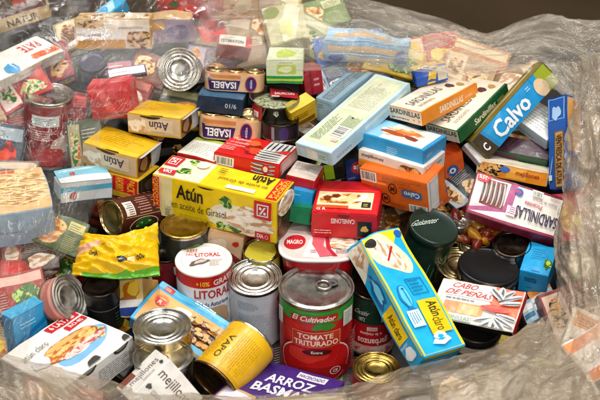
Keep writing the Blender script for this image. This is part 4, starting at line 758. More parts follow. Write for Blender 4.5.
# --- sardine cartons, right
def sard(k, name, lab, side, word):
    carton(k, name, lab, 'carton', side, {
     'F': R('#eadfc8', 0, 0, 1, 1)+R(side, .0, 0, 1, .06)+T('#4a3a2c', 'SARDINILLAS', .10, .42, .66, .68, 0, False)+LINES('#9a7a50', .12, .24, .5, .34, 2)+BLOB('#5a2a3a', .78, .45, .05, .12)+BLOB('#c89a50', .88, .3, .04, .1),
     'B': R(side, 0, 0, 1, 1)+T('#f6ead2', word, .30, .26, .72, .74)+LINES('#f4dcb0', .76, .4, .94, .6, 2),
     'L': R('#eadfc8', 0, 0, 1, 1)+T('#3a2c24', 'SARDINILLAS', .06, .5, .94, .88)+LINES('#a03020', .1, .18, .8, .36, 1)}, amp=.0009)
sard('sard_orange', 'sardine_carton', 'cream sardine carton with bright orange side left of the green-sided one', '#e88a18', 'SARDINILLAS')
sard('sard_green', 'sardine_carton', 'cream sardine carton with dark green side next to the long blue carton', '#0b5a2c', 'Sardinillas')

# --- long blue carton with big lettering
carton('calvo_long', 'tuna_carton', 'long blue carton with big white Calvo lettering and lime tip', 'carton', '#6a5a1e', {
 'F': R('#1496d4', 0, 0, 1, 1)+P('#3a2c14', (.0, 0), (.17, 0), (.12, 1), (0, 1))+P('#1c84b8', (.16, 0), (.2, 0), (.15, 1), (.12, 1))+R('#9aa81c', .80, 0, 1, 1)+P('#1496d4', (.79, .0), (.80, 0), (.86, 1), (.79, 1))+E('#e6c8a0', .83, .38, .065, .40)
   +T('#f4f6f6', 'Calvo', .22, .14, .66, .86)+T('#f4f6f6', 'Calvo', .222, .15, .664, .87)+T('#f4f6f6', 'C', .05, .25, .10, .6)+LINES('#cfe0e4', .70, .7, .76, .9, 2),
 'T': R('#7a6a24', 0, 0, 1, 1)+R('#b8a878', .1, .3, .9, .5), 'R': R('#9aa81c', 0, 0, 1, 1)}, amp=.0012)
carton('white_fine', 'small_carton', 'pale grey carton with fine print wedged between the long blue and upright blue cartons', 'carton', '#b9c6cc', {
 'F': R('#dfe2de', 0, 0, 1, 1)+LINES('#8c9496', .1, .15, .92, .85, 7, False, .2, 8), 'B': R('#b4c2c8', 0, 0, 1, 1)+LINES('#7c8c94', .15, .3, .8, .55, 1)})
carton('ventresca', 'tuna_carton', 'upright royal blue carton with tan lettered strips at the right-hand film', 'carton', '#1c50a0', {
 'F': R('#2058a8', 0, 0, 1, 1)+FRAME('#88b4e0', .06, .75, .94, .98, .05, .008)+BLOB('#a8c8ea', .5, .82, .22, .08, 0, 4, .3)+R('#c89450', .42, .02, .88, .62)+FRAME('#7a5420', .42, .02, .88, .62, .03, .008)+T('#3a2a18', 'VENTRESCA DE ATUN', .50, .06, .80, .58, 270)+P('#88b4e0', (.05, .05), (.3, .3), (.3, .36), (.05, .12))+R('#d8e4ea', .05, .1, .25, .16),
 'R': R('#1d54a4', 0, 0, 1, 1)+R('#cf9a58', .40, .1, .98, .92), 'T': R('#2a62b4', 0, 0, 1, 1)+FRAME('#a8c8ea', .08, .08, .92, .92, .05, .05)}, amp=.0012)
M_, D_ = pose('ventresca')

# --- maroon-edged sardine carton and the one behind
carton('sard_maroon', 'sardine_carton', 'large cream and wine-red sardine carton lying upside down with fish fillets picture', 'carton', '#7c1236', {
 'F': R('#e9e2d6', 0, 0, 1, 1)+R('#8a1440', 0, .93, 1, 1)+R('#7c1236', 0, 0, 1, .06)+P('#a8487c', (.52, .06), (.60, .06), (.63, .62), (.99, .84), (.99, .93), (.55, .72))+P('#efe9e2', (.62, .08), (.98, .08), (.98, .80), (.65, .58))+FISHES(.64, .10, .90, .72, 5, True, '#2c1c1c', '#b8aea4', '#7a2420')+P(RED, (.84, .04), (.98, .04), (.98, .22), (.86, .24))+T(W, '-25%', .86, .07, .97, .17)
   +T('#2c2448', 'SARDINILLAS', .02, .52, .50, .80)+T('#b4506c', 'Picantes', .22, .36, .42, .46)+T('#8a5a6c', 'Aceite de Girasol', .06, .24, .34, .32, 0, False)+E('#2a5ab0', .50, .22, .045, .09)+P('#c83040', (.46, .22), (.54, .26), (.54, .18))+BARC(.24, .06, .36, .2)+LINES('#8a6a78', .04, .10, .20, .2, 3, False, .3)+R('#e8c8d4', .50, .60, .60, .82)+LINES('#8a4060', .51, .62, .59, .80, 4)+LINES('#7a7a80', .04, .84, .46, .9, 2, False, .3),
 'T': R('#7c1236', 0, 0, 1, 1), 'B': R('#7c1236', 0, 0, 1, 1)}, amp=.0010)
carton('orange_almond', 'seafood_carton', 'yellow-orange carton edge with mussel picture just behind the wine-red sardine carton', 'carton', '#e2dac2', {
 'F': R('#e88f1c', 0, 0, 1, 1)+BLOB('food:mussel', .2, .5, .22, .45, 0, 2)+R('#f0a83c', .42, .1, .7, .9)+E('#3a68b4', .40, .6, .07, .2)+T('#a03a14', 'mejillones', .55, .3, .88, .7)+R('#e8dcc0', 0, .88, 1, 1),
 'T': R('#ddd4bc', 0, 0, 1, 1)+LINES('#50505a', .12, .3, .6, .6, 2)})

# --- blue carton stack in the middle
carton('mussel_blue', 'mussels_carton', 'sky blue carton with mussels on its lid, top of the central stack', 'carton', '#2196cc', {
 'F': R('#e8e4d8', .06, .06, .94, .94)+R('#8fc6e0', .06, .06, .30, .94)+BLOB('food:tuna', .5, .5, .3, .24, 10, 2)+BLOB('#a8441c', .40, .42, .17, .11, -12, 3, .2)+BLOB('#d8742c', .56, .58, .17, .13, 14, 4, .2)+BLOB('#e8a060', .55, .62, .10, .06, 14, 4, .2)+BLOB('#8a3010', .68, .36, .13, .07, -20, 5, .2)+BLOB('#f0c898', .35, .62, .1, .06),
 'B': R('#2698d0', 0, 0, 1, 1)+LINES('#bfe2f2', .45, .34, .62, .74, 4, False, .35, 4)+R('#3aa4d8', 0, .94, 1, 1), 'R': R('#1e8ac0', 0, 0, 1, 1)+LINES('#9fd0e8', .1, .5, .5, .7, 2)}, amp=.0008)
carton('mussel_white', 'mussels_carton', 'white and orange mussels carton directly under the sky blue one', 'carton', '#ece6da', {
 'B': R('#ece4d6', 0, .42, 1, 1)+R('#f0a030', 0, .0, 1, .44)+R('#e8871c', 0, 0, .5, .3)+BLOB('food:musselpale', .80, .48, .16, .42, 0, 4)+BLOB('#e8c890', .70, .5, .06, .2, 20, 1)+BLOB('#e8c890', .82, .35, .06, .2, -20, 1)+BLOB('#e0b070', .90, .62, .05, .2, 10, 2)+T('#6a4a3a', 'mejillones', .06, .60, .40, .88),
 'R': R('#dcdad4', 0, 0, 1, 1)+T('#5a5450', 'mejillones', .08, .45, .85, .82, 0, False)+LINES('#8a8480', .15, .2, .8, .36, 2)}, amp=.0008)
carton('calvo_orange', 'tuna_carton', 'orange tuna carton with barcode and upside-down blue logo, base of the central stack', 'carton', '#e4681a', {
 'F': R('#e46a1c', 0, 0, 1, 1)+BARC(.01, .66, .26, .97)+BARC(.72, .03, .99, .26, False, 8)+RINGS('#3a1c14', .50, .62, .065, .16)+T('#3a1c14', 'M', .47, .55, .53, .69)+RINGS('#3a1c14', .38, .26, .065, .16)+T('#3a1c14', 'M', .35, .20, .41, .33)+R('#3a6aa0', .64, .46, .92, .68)+T(W, 'Calvo', .67, .50, .89, .65, 180)+R('#4a7aa8', .20, .38, .26, .56)+LINES('#8a3a10', .35, .80, .95, .94, 4, False, .3)+LINES('#6a2a10', .60, .70, .95, .77, 2, False, .3)+LINES('#8a3a10', .04, .34, .16, .6, 6, False, .25)+LINES('#6a2a10', .45, .08, .70, .22, 4, False, .3, 4)+R('#f0a050', .28, .70, .42, .76),
 'R': R('#d9d6d2', 0, .4, 1, 1)+R('#e46a1c', 0, 0, 1, .4)}, amp=.0010)
carton('orange_behind', 'tuna_carton', 'orange-red carton corner with blue ring mark right of the central stack', 'carton', '#d8501a', {'F': R('#da5a1c', 0, 0, 1, 1)+E('#2a5a9c', .4, .3, .3, .25)+E(W, .4, .3, .16, .13)+E('#2a5a9c', .4, .3, .08, .07), 'T': R('#c84418', 0, 0, 1, 1)})
carton('calvo_right', 'tuna_carton', 'small orange carton with striped blue mark leaning at the foot of the central stack', 'carton', '#de6420', {'F': R('#e06a24', 0, 0, 1, 1)+P('#3a6a9c', (.05, .3), (.95, .6), (.95, .9), (.05, .6))+LINES(W, .1, .1, .9, .35, 2), 'T': R('#c85018', 0, 0, 1, 1)})

# --- long cartons at the back
carton('long_cream', 'biscuit_carton', 'long pale green and light blue carton with small print lying diagonally behind the red cartons', 'carton', '#b8d4de', {
 'F': R('#c4dce2', 0, 0, 1, 1)+R('#cdd6b2', .06, .08, .97, .92)+R('#d9dabc', .50, .14, .94, .86)+LINES('#566850', .54, .2, .9, .8, 12, False, .2, 9)+LINES('#566850', .31, .12, .46, .5, 9, False, .28, 10)+LINES('#6a7a5c', .10, .58, .45, .85, 6, False, .28, 11)+BARC(.18, .10, .30, .48)+BLOB('#3a4a3a', .42, .35, .008, .03)+R('#e4b8b8', .12, .14, .15, .30),
 'B': R('#a8cede', 0, 0, 1, 1)+LINES('#5a8aa8', .05, .3, .3, .5, 2)+R('#c8e0e6', .4, .5, .95, .8),
 'L': R('#c0dae0', 0, 0, 1, 1)+R('#dfe8d8', .3, .1, .55, .9)+LINES('#8ab060', .62, .3, .9, .7, 2)+R('#f0ece4', .45, .2, .6, .8)}, amp=.0010)
carton('long_grey', 'biscuit_carton', 'light blue carton with grey striped top behind the long pale green one', 'carton', '#a6c6d6', {
 'F': R('#8aa8b8', 0, 0, 1, 1)+R('#6a7c84', .03, .25, .97, .75)+LINES('#c0ccd0', .05, .3, .95, .7, 4, False, .2), 'B': R('#b0cedc', 0, 0, 1, 1), 'L': R('#aacbd8', 0, 0, 1, 1)+LINES('#5a7a90', .1, .6, .5, .8, 2)})
carton('navy_small', 'small_carton', 'dark blue carton with red oval badge in the gap above the red pasta carton', 'carton', '#16285e', {'F': R('#182c66', 0, 0, 1, 1)+BLOB('#b02028', .62, .55, .32, .28)+T(W, 'api', .42, .40, .82, .7)+LINES('#8090c0', .1, .1, .6, .2, 1)})
carton('lime_small', 'small_carton', 'black and lime carton in the gap under the long pale green carton', 'carton', '#16180c', {'F': R('#181a12', 0, 0, 1, 1)+R('#9cc020', .05, .1, .5, .95), 'T': R('#1a1a12', 0, 0, 1, 1)})
carton('navy_910', 'small_carton', 'flat navy blue carton between the two pink-labelled tuna packs', 'carton', '#14324e', {'F': R('#13283e', 0, 0, 1, 1)+T('#c8d4dc', '9/10', .62, .40, .86, .68, 180, False), 'T': R('#3a6484', 0, 0, 1, 1)}, amp=.0008)

# --- rounded can packs with purple label
def can_pack(key, label, ends=True):
    M, (w, h, d) = pose(key)
    root = empty('tuna_pack', M @ Matrix.Translation((0, -h/2, -d/2))); tag(root, label, 'tuna pack')
    T0 = Matrix.Translation((0, h/2, d/2))
    # a sleeve pulled round three short cans: stadium outline in x-z, height along y
    r = d*.5; n = 20; out = []
    for i in range(n+1):
        a = -math.pi/2+math.pi*i/n; out.append((w/2-r*.55+r*.55*math.cos(a), -d/2+r*math.sin(a)))
    for i in range(n+1):
        a = math.pi/2+math.pi*i/n; out.append((-w/2+r*.55+r*.55*math.cos(a), -d/2+r*math.sin(a)))
    k = len(out); mb = MB()
    ys = (-h/2, -h*.44, h*.44, h/2)
    vs = []
    for y in ys:
        s = .985 if abs(y) > h*.49 else 1
        vs += [(x*s, y, (z+d/2)*s-d/2) for x, z in out]
    fs = [(j*k+i, j*k+(i+1) % k, (j+1)*k+(i+1) % k, (j+1)*k+i) for j in range(3) for i in range(k)]
    mb.add(vs, fs+[tuple(range(3*k, 4*k))[::-1], tuple(range(k))], '#cf9c70')
    # printed front panel follows the rounded ends
    def fm(u, v):
        x = (u-.5)*w; e = w/2-r*.55
        z = 0 if abs(x) <= e else -d/2+r*math.sqrt(max(0, 1-((abs(x)-e)/(r*.55))**2))
        return x, (v-.5)*h, z
    art = (R('#dcb488', .02, .02, .98, .98)+R('#c87a40', .08, .78, .6, .97)+P('#33185a', (.10, .08), (.56, .08), (.60, .66), (.06, .74))+R('#e0a03c', .12, .66, .5, .72)+T('#f4ece6', 'ISABEL', .13, .18, .53, .58, 180)+E('#33185a', .77, .5, .095, .46)+T('#d8c8e0', 'atún', .75, .25, .79, .75, 90)+RINGS('#c83040', .77, .5, .095, .46, .9))
    for i, (c, v2, f2) in enumerate(art):
        b = bmesh.new(); V = [b.verts.new((x, y, 0)) for x, y in v2]
        for f in f2:
            try: b.faces.new([V[a] for a in f])
            except ValueError: pass
        for q in range(1, 40): bmesh.ops.bisect_plane(b, geom=b.verts[:]+b.edges[:]+b.faces[:], plane_co=(q/40, 0, 0), plane_no=(1, 0, 0), dist=1e-6)
        b.verts.index_update(); off = EPS*2*(i+1)
        vv = []
        for v in b.verts:
            x, y, z = fm(v.co.x, v.co.y); vv.append((x, y, z+off))
        mb.add(vv, [tuple(x.index for x in f.verts) for f in b.faces], c); b.free()
    o = child('sleeve', mb, root); o.matrix_basis = T0
    m3 = MB()
    for cx in (-.31, 0, .31):
        vs = []; rr = min(d*.47, w*.17)
        pr = [(rr, 0), (rr, .003), (rr*.93, .003), (rr*.9, .001), (rr*.5, .001), (rr*.01, .001)]
        t = MB(); revolve(t, pr, 'metal:gold', 32, False)
        m3.add([(x+cx*w, h/2+z, -d/2+y) for x, y, z in t.v], [f[::-1] for f in t.f], 'metal:gold', True)
    o2 = child('can_lids', m3, root); o2.matrix_basis = T0
    return root
can_pack('isabel_top', 'pink rounded pack of tuna tins with upside-down purple label above the navy carton')
can_pack('isabel_low', 'pink rounded pack of tuna tins with upside-down purple label under the navy carton')
can('dark_isabel', 'tuna_tin', 'dark plum round tin right of the lower pink tuna pack', 'tin', '#221520', 'metal:dark', 'one', art=[(c, [(a, b) for a, b in v], f) for c, v, f in R('#8a8a90', -30, .15, -20, .9)+E('#3a1c5a', 10, .5, 16, .4)])
can('isabel_end', 'tuna_tin', 'small tin end between the lower pink pack and the green-labelled tub', 'tin', '#a87850', 'metal:gold', 'one')
carton('yellow_pouchbox', 'small_carton', 'yellow carton corner beside the round clear tub', 'carton', '#d8aa1c', {'F': R('#dcb020', 0, 0, 1, 1)+R('#8a5a18', .1, .1, .9, .35)+LINES('#7a5010', .1, .5, .8, .8, 3), 'T': R('#e8cc50', 0, 0, 1, 1)}, bev=.003)
carton('green_tub', 'margarine_tub', 'lime and green rectangular tub under film behind the round clear tub', 'tub', '#cfe0b4', {'F': R('#d8e6c0', 0, 0, 1, 1)+R('#0f9a44', 0, .02, 1, .34)+R('#c4d84c', .0, .12, 1, .22)+R('#b8d030', .3, .45, .8, .82)+BLOB('#e8f0c0', .52, .62, .2, .12)+LINES('#4a7a30', .35, .88, .85, .95, 1), 'T': R('#d8e4c4', 0, 0, 1, 1)+BLOB('#b8d040', .5, .5, .3, .3)}, bev=.004)
carton('red_behind', 'small_carton', 'dark crimson carton right of the green tub under the film edge', 'carton', '#9c1428', {'F': R('#a0162a', 0, 0, 1, 1)+R('#7a0c1c', .3, 0, .4, 1)+LINES('#e0a0a0', .5, .3, .9, .7, 2)})
carton('almond_top', 'nut_carton', 'gold and white carton with heaped nuts picture under film at upper left', 'carton', '#d8a850', {
 'F': R('#e8dcc8', 0, 0, 1, 1)+R('#d89a30', 0, 0, .66, .32)+R('#ece4da', 0, .36, .62, .66)+T('#7a6a80', 'mejillones', .03, .42, .34, .58, 180, False)+BLOB('food:nut', .86, .30, .18, .34, 0, 4)+T('#8a7a70', 'mejillones', .58, .64, .90, .78, 180, False)+BLOB('food:nut', .2, .85, .22, .12),
 'T': R('#d8b878', 0, 0, 1, 1)+BLOB('food:nut', .5, .5, .45, .42, 0, 3)+R('#e8dcc8', .1, .1, .35, .9)}, amp=.001)
carton('white_tag_a', 'small_carton', 'narrow mauve and white carton under the nuts carton', 'carton', '#4a3060', {'F': R('#b07078', .05, .3, .95, .9)+LINES(W, .1, .5, .8, .7, 1)})
carton('white_tag_b', 'small_carton', 'slim white-faced carton with purple border just left of the round steel lid', 'carton', '#3c2a5c', {'F': R('#ece8ea', .06, .14, .96, .86)+LINES('#b0a8b0', .12, .4, .8, .6, 1)})
carton('red_left', 'snack_bag', 'crimson shiny packet under film above the golden sleeves', 'packet', '#c81420', {'F': R('#cc1822', 0, 0, 1, 1)+P('#e85050', (.2, .9), (.4, .9), (.7, .1), (.5, .1))+R('#a80c18', 0, 0, 1, .2)}, amp=.004, bev=.004)
carton('pate', 'pate_carton', 'white carton with red and orange lettering at the left edge under film', 'carton', '#e6e2da', {
 'F': R('#e8e4dc', 0, 0, 1, 1)+T('#c42a2a', 'PATE', .62, .52, .88, .86, 180)+R('#e07828', .62, .12, .98, .36)+T('#c42a2a', 'SABOR', .66, .14, .94, .32, 180)+BLOB('#3a9ad0', .28, .2, .1, .2), 'B': R('#d0c8bc', 0, 0, 1, 1)+LINES('#5a6a8a', .3, .4, .8, .6, 1)})
carton('nut_tray', 'snack_carton', 'brown and cream carton in the top left corner beside the floor', 'carton', '#cbb27a', {
 'F': R('#d0b884', 0, 0, 1, 1)+T('#4a4434', 'NATUR', .45, .2, .85, .8)+R('#b89a60', 0, .9, 1, 1), 'T': R('#4a1c10', 0, 0, 1, 1)+BLOB('food:dark', .5, .5, .4, .4)+BLOB('#8a3a20', .3, .4, .12, .2)})
carton('wafer_tray', 'wafer_carton', 'pale blue carton with golden wafers on its lid under film at the left edge', 'carton', '#9cb8cc', {
 'F': R('#d8b078', 0, 0, 1, 1)+BLOB('food:wafer', .55, .55, .5, .42, 0, 3, .05)+LINES('#a8743c', .2, .25, .95, .85, 4, False, .12)+R('#d06030', .3, .9, .6, .97), 'B': R('#a8c6de', 0, 0, 1, 1)+LINES('#7c98ac', .2, .4, .7, .5, 1), 'R': R('#a4bccc', 0, 0, 1, 1)}, amp=.0025)
carton('cyan_sleeve', 'yogurt_sleeve', 'cyan and white can sleeve with curled end behind film left of the golden sleeve', 'carton', '#d8e2e6', {
 'F': R('#7cc4dc', 0, 0, 1, 1)+R('#e4e8e8', .0, .0, 1, .35)+BLOB('#c03040', .3, .5, .06, .12), 'B': R('#e0e6e8', 0, 0, 1, 1)+R('#58b4d4', 0, .55, 1, .8)+BLOB('#b84040', .25, .35, .07, .2)+R('#3c4a50', 0, 0, 1, .08), 'R': R('#aab4ba', 0, 0, 1, 1)}, bev=.006, amp=.002)
carton('cyan_left', 'tuna_carton', 'bright cyan carton under film beside the baguette sleeve', 'carton', '#1c9cd4', {'F': R('#2098d0', 0, 0, 1, 1)+P('#1478b0', (.0, .3), (1, .6), (1, .7), (0, .42))+LINES('#a0d8f0', .2, .7, .8, .85, 2), 'T': R('#40b0e0', 0, 0, 1, 1), 'L': R('#1c8cc4', 0, 0, 1, 1)}, amp=.002)
carton('film_pack', 'fish_packet', 'light blue packet with tan stripes seen through the film at the back', 'packet', '#7cb0dc', {'F': R('#86b8e0', 0, 0, 1, 1)+R('#d8b890', .08, .55, .9, .8)+R('#e4d4b8', .3, .12, .8, .34)+BLOB('#2c68c0', .18, .25, .1, .2)+P('#dfeaf2', (.1, .4), (.9, .46), (.9, .5), (.1, .46))+BLOB('#3c78c8', .9, .5, .08, .3), 'T': R('#a8cce8', 0, 0, 1, 1)+R('#d8b890', .2, .3, .9, .7)}, amp=.005, bev=.004)
carton('blue_yellow', 'snack_packet', 'royal blue and yellow packet poking from the film behind the orange-sided sardines', 'packet', '#1c50b0', {'F': R('#1c50b4', 0, 0, 1, 1)+P('#e8c030', (.35, 0), (.6, 0), (.75, 1), (.5, 1))+R('#d8d0c0', .7, .1, .98, .9), 'T': R('#e0c040', 0, 0, 1, 1)}, amp=.003, bev=.003)
carton('white_ternera', 'small_carton', 'small white carton end with red corners and grey capitals above the upper pink tuna pack', 'carton', '#b83c38', {'F': R('#e8e2d6', .04, .05, .82, .95)+T('#4a5048', 'TETIMAYON', .08, .25, .76, .55)+LINES('#a86058', .2, .7, .6, .8, 1)})
carton('purple_grey_mix', 'pasta_carton', 'mauve and gold carton under film above the round steel lid', 'carton', '#a898a8', {'F': R('#b0a0b0', 0, 0, 1, 1)+BLOB('#8a7aa0', .6, .5, .3, .3)+R('#d8b070', 0, .6, .3, .9), 'T': R('#c8a878', 0, 0, 1, 1)}, amp=.003)
carton('red_top', 'snack_packet', 'red packet with white corner tag at the top under film', 'packet', '#a82420', {'F': R('#b02824', 0, 0, 1, 1)+R('#e0dcd4', .02, .05, .35, .3)+BLOB('#d84038', .6, .5, .25, .3)+BLOB('#3c5a28', .35, .8, .1, .12), 'T': R('#c04038', 0, 0, 1, 1)}, amp=.004)
carton('cyan_top', 'snack_packet', 'sky blue packet corner at the top edge left of the red packet', 'packet', '#2c9cd0', {'F': R('#34a4d8', 0, 0, 1, 1)+P('#a8dcf0', (.2, .1), (.5, .1), (.9, .9), (.6, .9))}, amp=.002)
carton('tan_top', 'biscuit_packet', 'tan and rose crackling packet at the top under film', 'packet', '#c8a888', {'F': R('#d0b090', 0, 0, 1, 1)+BLOB('food:wafer', .5, .5, .4, .3)+R('#c88070', .0, .6, .3, 1)+BLOB('#e0d0b0', .7, .7, .2, .2), 'T': R('#d8c0a0', 0, 0, 1, 1)}, amp=.005)
carton('cream_top', 'biscuit_packet', 'cream and olive packet at the top centre under film', 'packet', '#c8c498', {'F': R('#ccc8a0', 0, 0, 1, 1)+P('#e8e4c8', (.3, 0), (.7, 0), (.95, 1), (.6, 1))+BLOB('#8a9450', .2, .8, .25, .15)+BLOB('#d8dc90', .5, .3, .2, .2)}, amp=.005)

# --- right side small cartons
carton('blue_right', 'tea_carton', 'sky blue cube carton with green leaf mark half under the right-hand film', 'carton', '#1b98d0', {
 'F': R('#1c9cd4', 0, 0, 1, 1)+LINES('#0e6a9c', .25, .45, .70, .85, 5, False, .25, 7)+BLOB('food:leaf', .86, .35, .12, .18, 0, 4, .3)+BLOB('#c4d420', .86, .4, .06, .09, 0, 4, .3)+LINES('#0e5a8c', .4, .05, .8, .12, 1),
 'B': R('#1890c8', 0, 0, 1, 1)+T('#0e3a6a', 'mentas', .2, .52, .62, .78)+LINES('#0e5a8c', .25, .25, .55, .32, 1), 'L': R('#1784ba', 0, 0, 1, 1)}, amp=.001)
carton('cabo', 'sardine_carton', 'orange and white carton with fanned silver sardines and red lettering below the black jar lid', 'carton', '#e8ddd0', {
 'F': R('#e6dfd2', 0, 0, 1, 1)+P('#e4602a', (.02, .99), (.99, .99), (.99, .3), (.75, .35), (.62, .62), (.40, .98))+R('#cfd2cc', .04, .14, .62, .5)+R('#e89050', .12, .18, .60, .46)+R('#f0b070', .30, .2, .55, .42)+R('#efe8dc', .10, .60, .66, .97)+T('#b81a20', 'CABO', .16, .80, .46, .94, 0, True, .1)+T('#b81a20', 'DE PEÑAS', .12, .63, .66, .79, 0, True, .1)+LINES('#6a7878', .12, .52, .60, .59, 1)+R('#b8c8b8', .06, .02, .5, .14)+T('#7a8078', 'SARDINILLAS', .10, .04, .48, .12, 0, False)
   +sum([BLOB('#c2c6c6', .76+.17*math.cos(a), .45+.36*math.sin(a), .16, .050, math.degrees(math.atan2(math.sin(a)*.6, math.cos(a))), i, .04)+BLOB('#3c4248', .77+.17*math.cos(a), .435+.36*math.sin(a), .14, .018, math.degrees(math.atan2(math.sin(a)*.6, math.cos(a))), i, .04) for i, a in enumerate([-2.3, -1.95, -1.6, -1.25, -.9, -.5, .5, .9, 1.25, 1.6, 1.95])], [])
   +BLOB('#d02418', .74, .42, .17, .075, 3, 5, .1)+BLOB('#e84828', .72, .44, .12, .04, 3, 5, .1),
 'R': R('#b81c20', 0, 0, 1, 1), 'B': R('#141010', 0, 0, 1, 1)}, amp=.0009)
carton('carton_orange_white', 'small_carton', 'small white and orange carton between the fanned-sardine carton and the right film', 'carton', '#e8e4dc', {'F': R('#e8e6e0', 0, 0, 1, 1)+P('#e88828', (.0, .6), (1, .75), (1, 1), (0, 1))+P('#3a4048', (0, .3), (1, .42), (1, .48), (0, .38)), 'B': R('#e87820', 0, 0, 1, 1)})
carton('carton_blue_white', 'small_carton', 'small light blue and white carton right of the fanned-sardine carton corner', 'carton', '#a8c8dc', {'F': R('#b4d0e0', 0, 0, 1, 1)+R('#4a7a98', .1, .2, .9, .4)+R(W, .1, .5, .9, .8)})
carton('right_orange', 'carton', 'white and orange striped carton under film in the lower right corner', 'carton', '#e6dcd0', {'F': R('#e8e0d6', 0, 0, 1, 1)+R('#e07818', 0, .72, 1, .96)+R('#dc7414', 0, .02, 1, .24)+BLOB('#c02820', .8, .5, .12, .14)+T('#8a8088', 'ALIMENTOS', .1, .36, .8, .56, 0, False), 'B': R('#d8cfc4', 0, 0, 1, 1)}, amp=.0015)

# --- cyan-framed mussels carton, pear pack, dim things in the gaps
carton('mussel_frame', 'mussels_carton', 'cyan-framed mussels carton slanting between the yellow can and the white-lidded can', 'carton', '#28a4d8', {
 'F': R('#2aa8dc', 0, 0, 1, 1)+R('#e8aa58', .04, .04, .97, .80)+P('#5ac0e8', (.0, .86), (1, .90), (1, .99), (0, .99))+R('#c83020', .10, .84, .22, .96)+LINES(W, .11, .87, .21, .94, 2)+RINGS('#e0742a', .17, .62, .09, .12, .6)+P(RED, (.10, .60), (.24, .60), (.24, .64), (.10, .64))+E(RED, .17, .56, .06, .08)+T('#f6e0c0', 'R', .145, .52, .195, .61)+BLOB('#f4ecd8', .46, .62, .12, .10)
   +BLOB('#7a3c14', .72, .42, .24, .30, 0, 6, .12)+PIECES('food:mussel', '#e09a3c', .52, .16, .92, .66, 34, .065, .045, 4)+LINES(W, .52, .86, .90, .95, 2)+R('#5ab4dc', .40, .0, .99, .12)+T('#1c3c60', 'Mejillones', .42, .01, .80, .11, 180),
 'T': R('#2e9ccc', 0, 0, 1, 1), 'L': R('#2490c0', 0, 0, 1, 1)}, amp=.0012)
carton('pear_pack', 'fruit_carton', 'carton with yellow fruit and a blue band below the yellow pouch', 'carton', '#dccfb8', {'F': R('#e0c070', 0, 0, 1, 1)+BLOB('food:fruit', .5, .72, .42, .24)+BLOB('#f2c838', .62, .74, .26, .18)+BLOB('#b06a28', .4, .5, .4, .06)+R('#e8e6e2', 0, .24, 1, .46)+R('#1c3c8c', 0, .04, 1, .26), 'R': R('#c89a50', 0, 0, 1, 1)})
carton('food_under', 'pate_tin', 'tilted rectangular tin with cream and red print behind the two white cans', 'tin', '#c8a078', {'F': R('#d4b48c', 0, 0, 1, 1)+BLOB('#e8d8b8', .3, .6, .3, .25)+P('#8a2a20', (.6, .3), (1, .1), (1, .3), (.7, .5))+BLOB('#c02a20', .8, .8, .1, .08)})
carton('strip_sardine_low', 'seafood_carton', 'striped dark carton corner in the gap right of the red pasta carton', 'carton', '#4a3a2c', {'F': R('#6a4a34', 0, 0, 1, 1)+FISHES(.1, .1, .95, .9, 5, False, '#3a2418', '#c0a888')+BLOB('food:leaf', .3, .8, .12, .1)})
carton('green_mid', 'small_carton', 'dark green and plum carton in the gap under the pale fine-print carton', 'carton', '#1c4a2a', {'F': R('#1d4c2c', 0, 0, 1, 1)+R('#4a2438', 0, .1, .5, .9)+LINES('#8ab080', .55, .3, .9, .7, 3), 'T': R('#3c2030', 0, 0, 1, 1)})
carton('grey_flap_box', 'small_carton', 'slim pale grey carton end under the dark tip of the long blue carton', 'carton', '#b8b4b0', {'F': R('#c4c0bc', 0, 0, 1, 1)})
carton('red_pouch_left', 'snack_packet', 'red and salmon packet under film at the left edge above the cyan carton', 'packet', '#b84038', {'F': R('#c04840', 0, 0, 1, 1)+BLOB('food:ham', .5, .4, .35, .3)+BLOB('#d82820', .3, .75, .25, .15)+R('#4a3a34', .6, .0, 1, .3)}, amp=.006, bev=.003)

# ------------------------------------------------------------------ cans
def A(*a):
    o = []
    for x in a: o += x
    return o
can('tomato', 'tomato_can', 'large tomato can with green and red label and ring-pull lid in the front centre', 'can', '#b8141a', 'metal:steel', 'one', art=A(
  R('#3f9a3a', -180, .80, 180, .96), R('#2c7a2c', -180, .945, 180, .96), E('#8a0c10', 4, .34, 62, .30), P('#c81c1e', (-60, .5), (60, .5), (70, .80), (-70, .80)), BLOB('#d22a20', -42, .66, 22, .13, 0, 3), BLOB('#b8141a', 48, .64, 24, .14, 0, 5), BLOB('#3a8a2c', 12, .77, 14, .07, 0, 3, .4),
  E('#f4d8c8', 0, .28, 61, .30), E('#c81414', 0, .275, 59, .29), BLOB('#e03828', -14, .38, 30, .1, 0, 4), BLOB('#a80c10', 10, .14, 38, .10, 0, 4),
  P('#c01c1e', (-40, .815), (34, .835), (34, .915), (-40, .895)), T(W, 'El Cultivador', -36, .832, 30, .90, 0, True, .05),
  FRAME('#e8b070', -37, .50, 38, .70, 1.2, .007), R('#c2331c', -36, .507, 37, .693), T('#f6e0c8', 'TOMATE', -28, .61, 26, .675), T('#f6e0c8', 'TRITURADO', -33, .525, 34, .595),
  E('#4a0c0c', 2, .44, 22, .04), T('#f0d0b8', 'Extra', -7, .425, 10, .46), RINGS('#e8dcd4', 30, .17, 9, .05, .85), T(W, 'CE', 26, .15, 34, .19), R('#e8e6dc', 42, .72, 62, .92), LINES('#6a8a6a', 44, .73, 60, .90, 7), R('#e8e6dc', -66, .70, -55, .9), LINES('#8aa08a', -65, .72, -57, .88, 6), LINES('#e8a8a0', 62, .1, 80, .6, 12)),
  tab=205, label_span=(.03, .965))
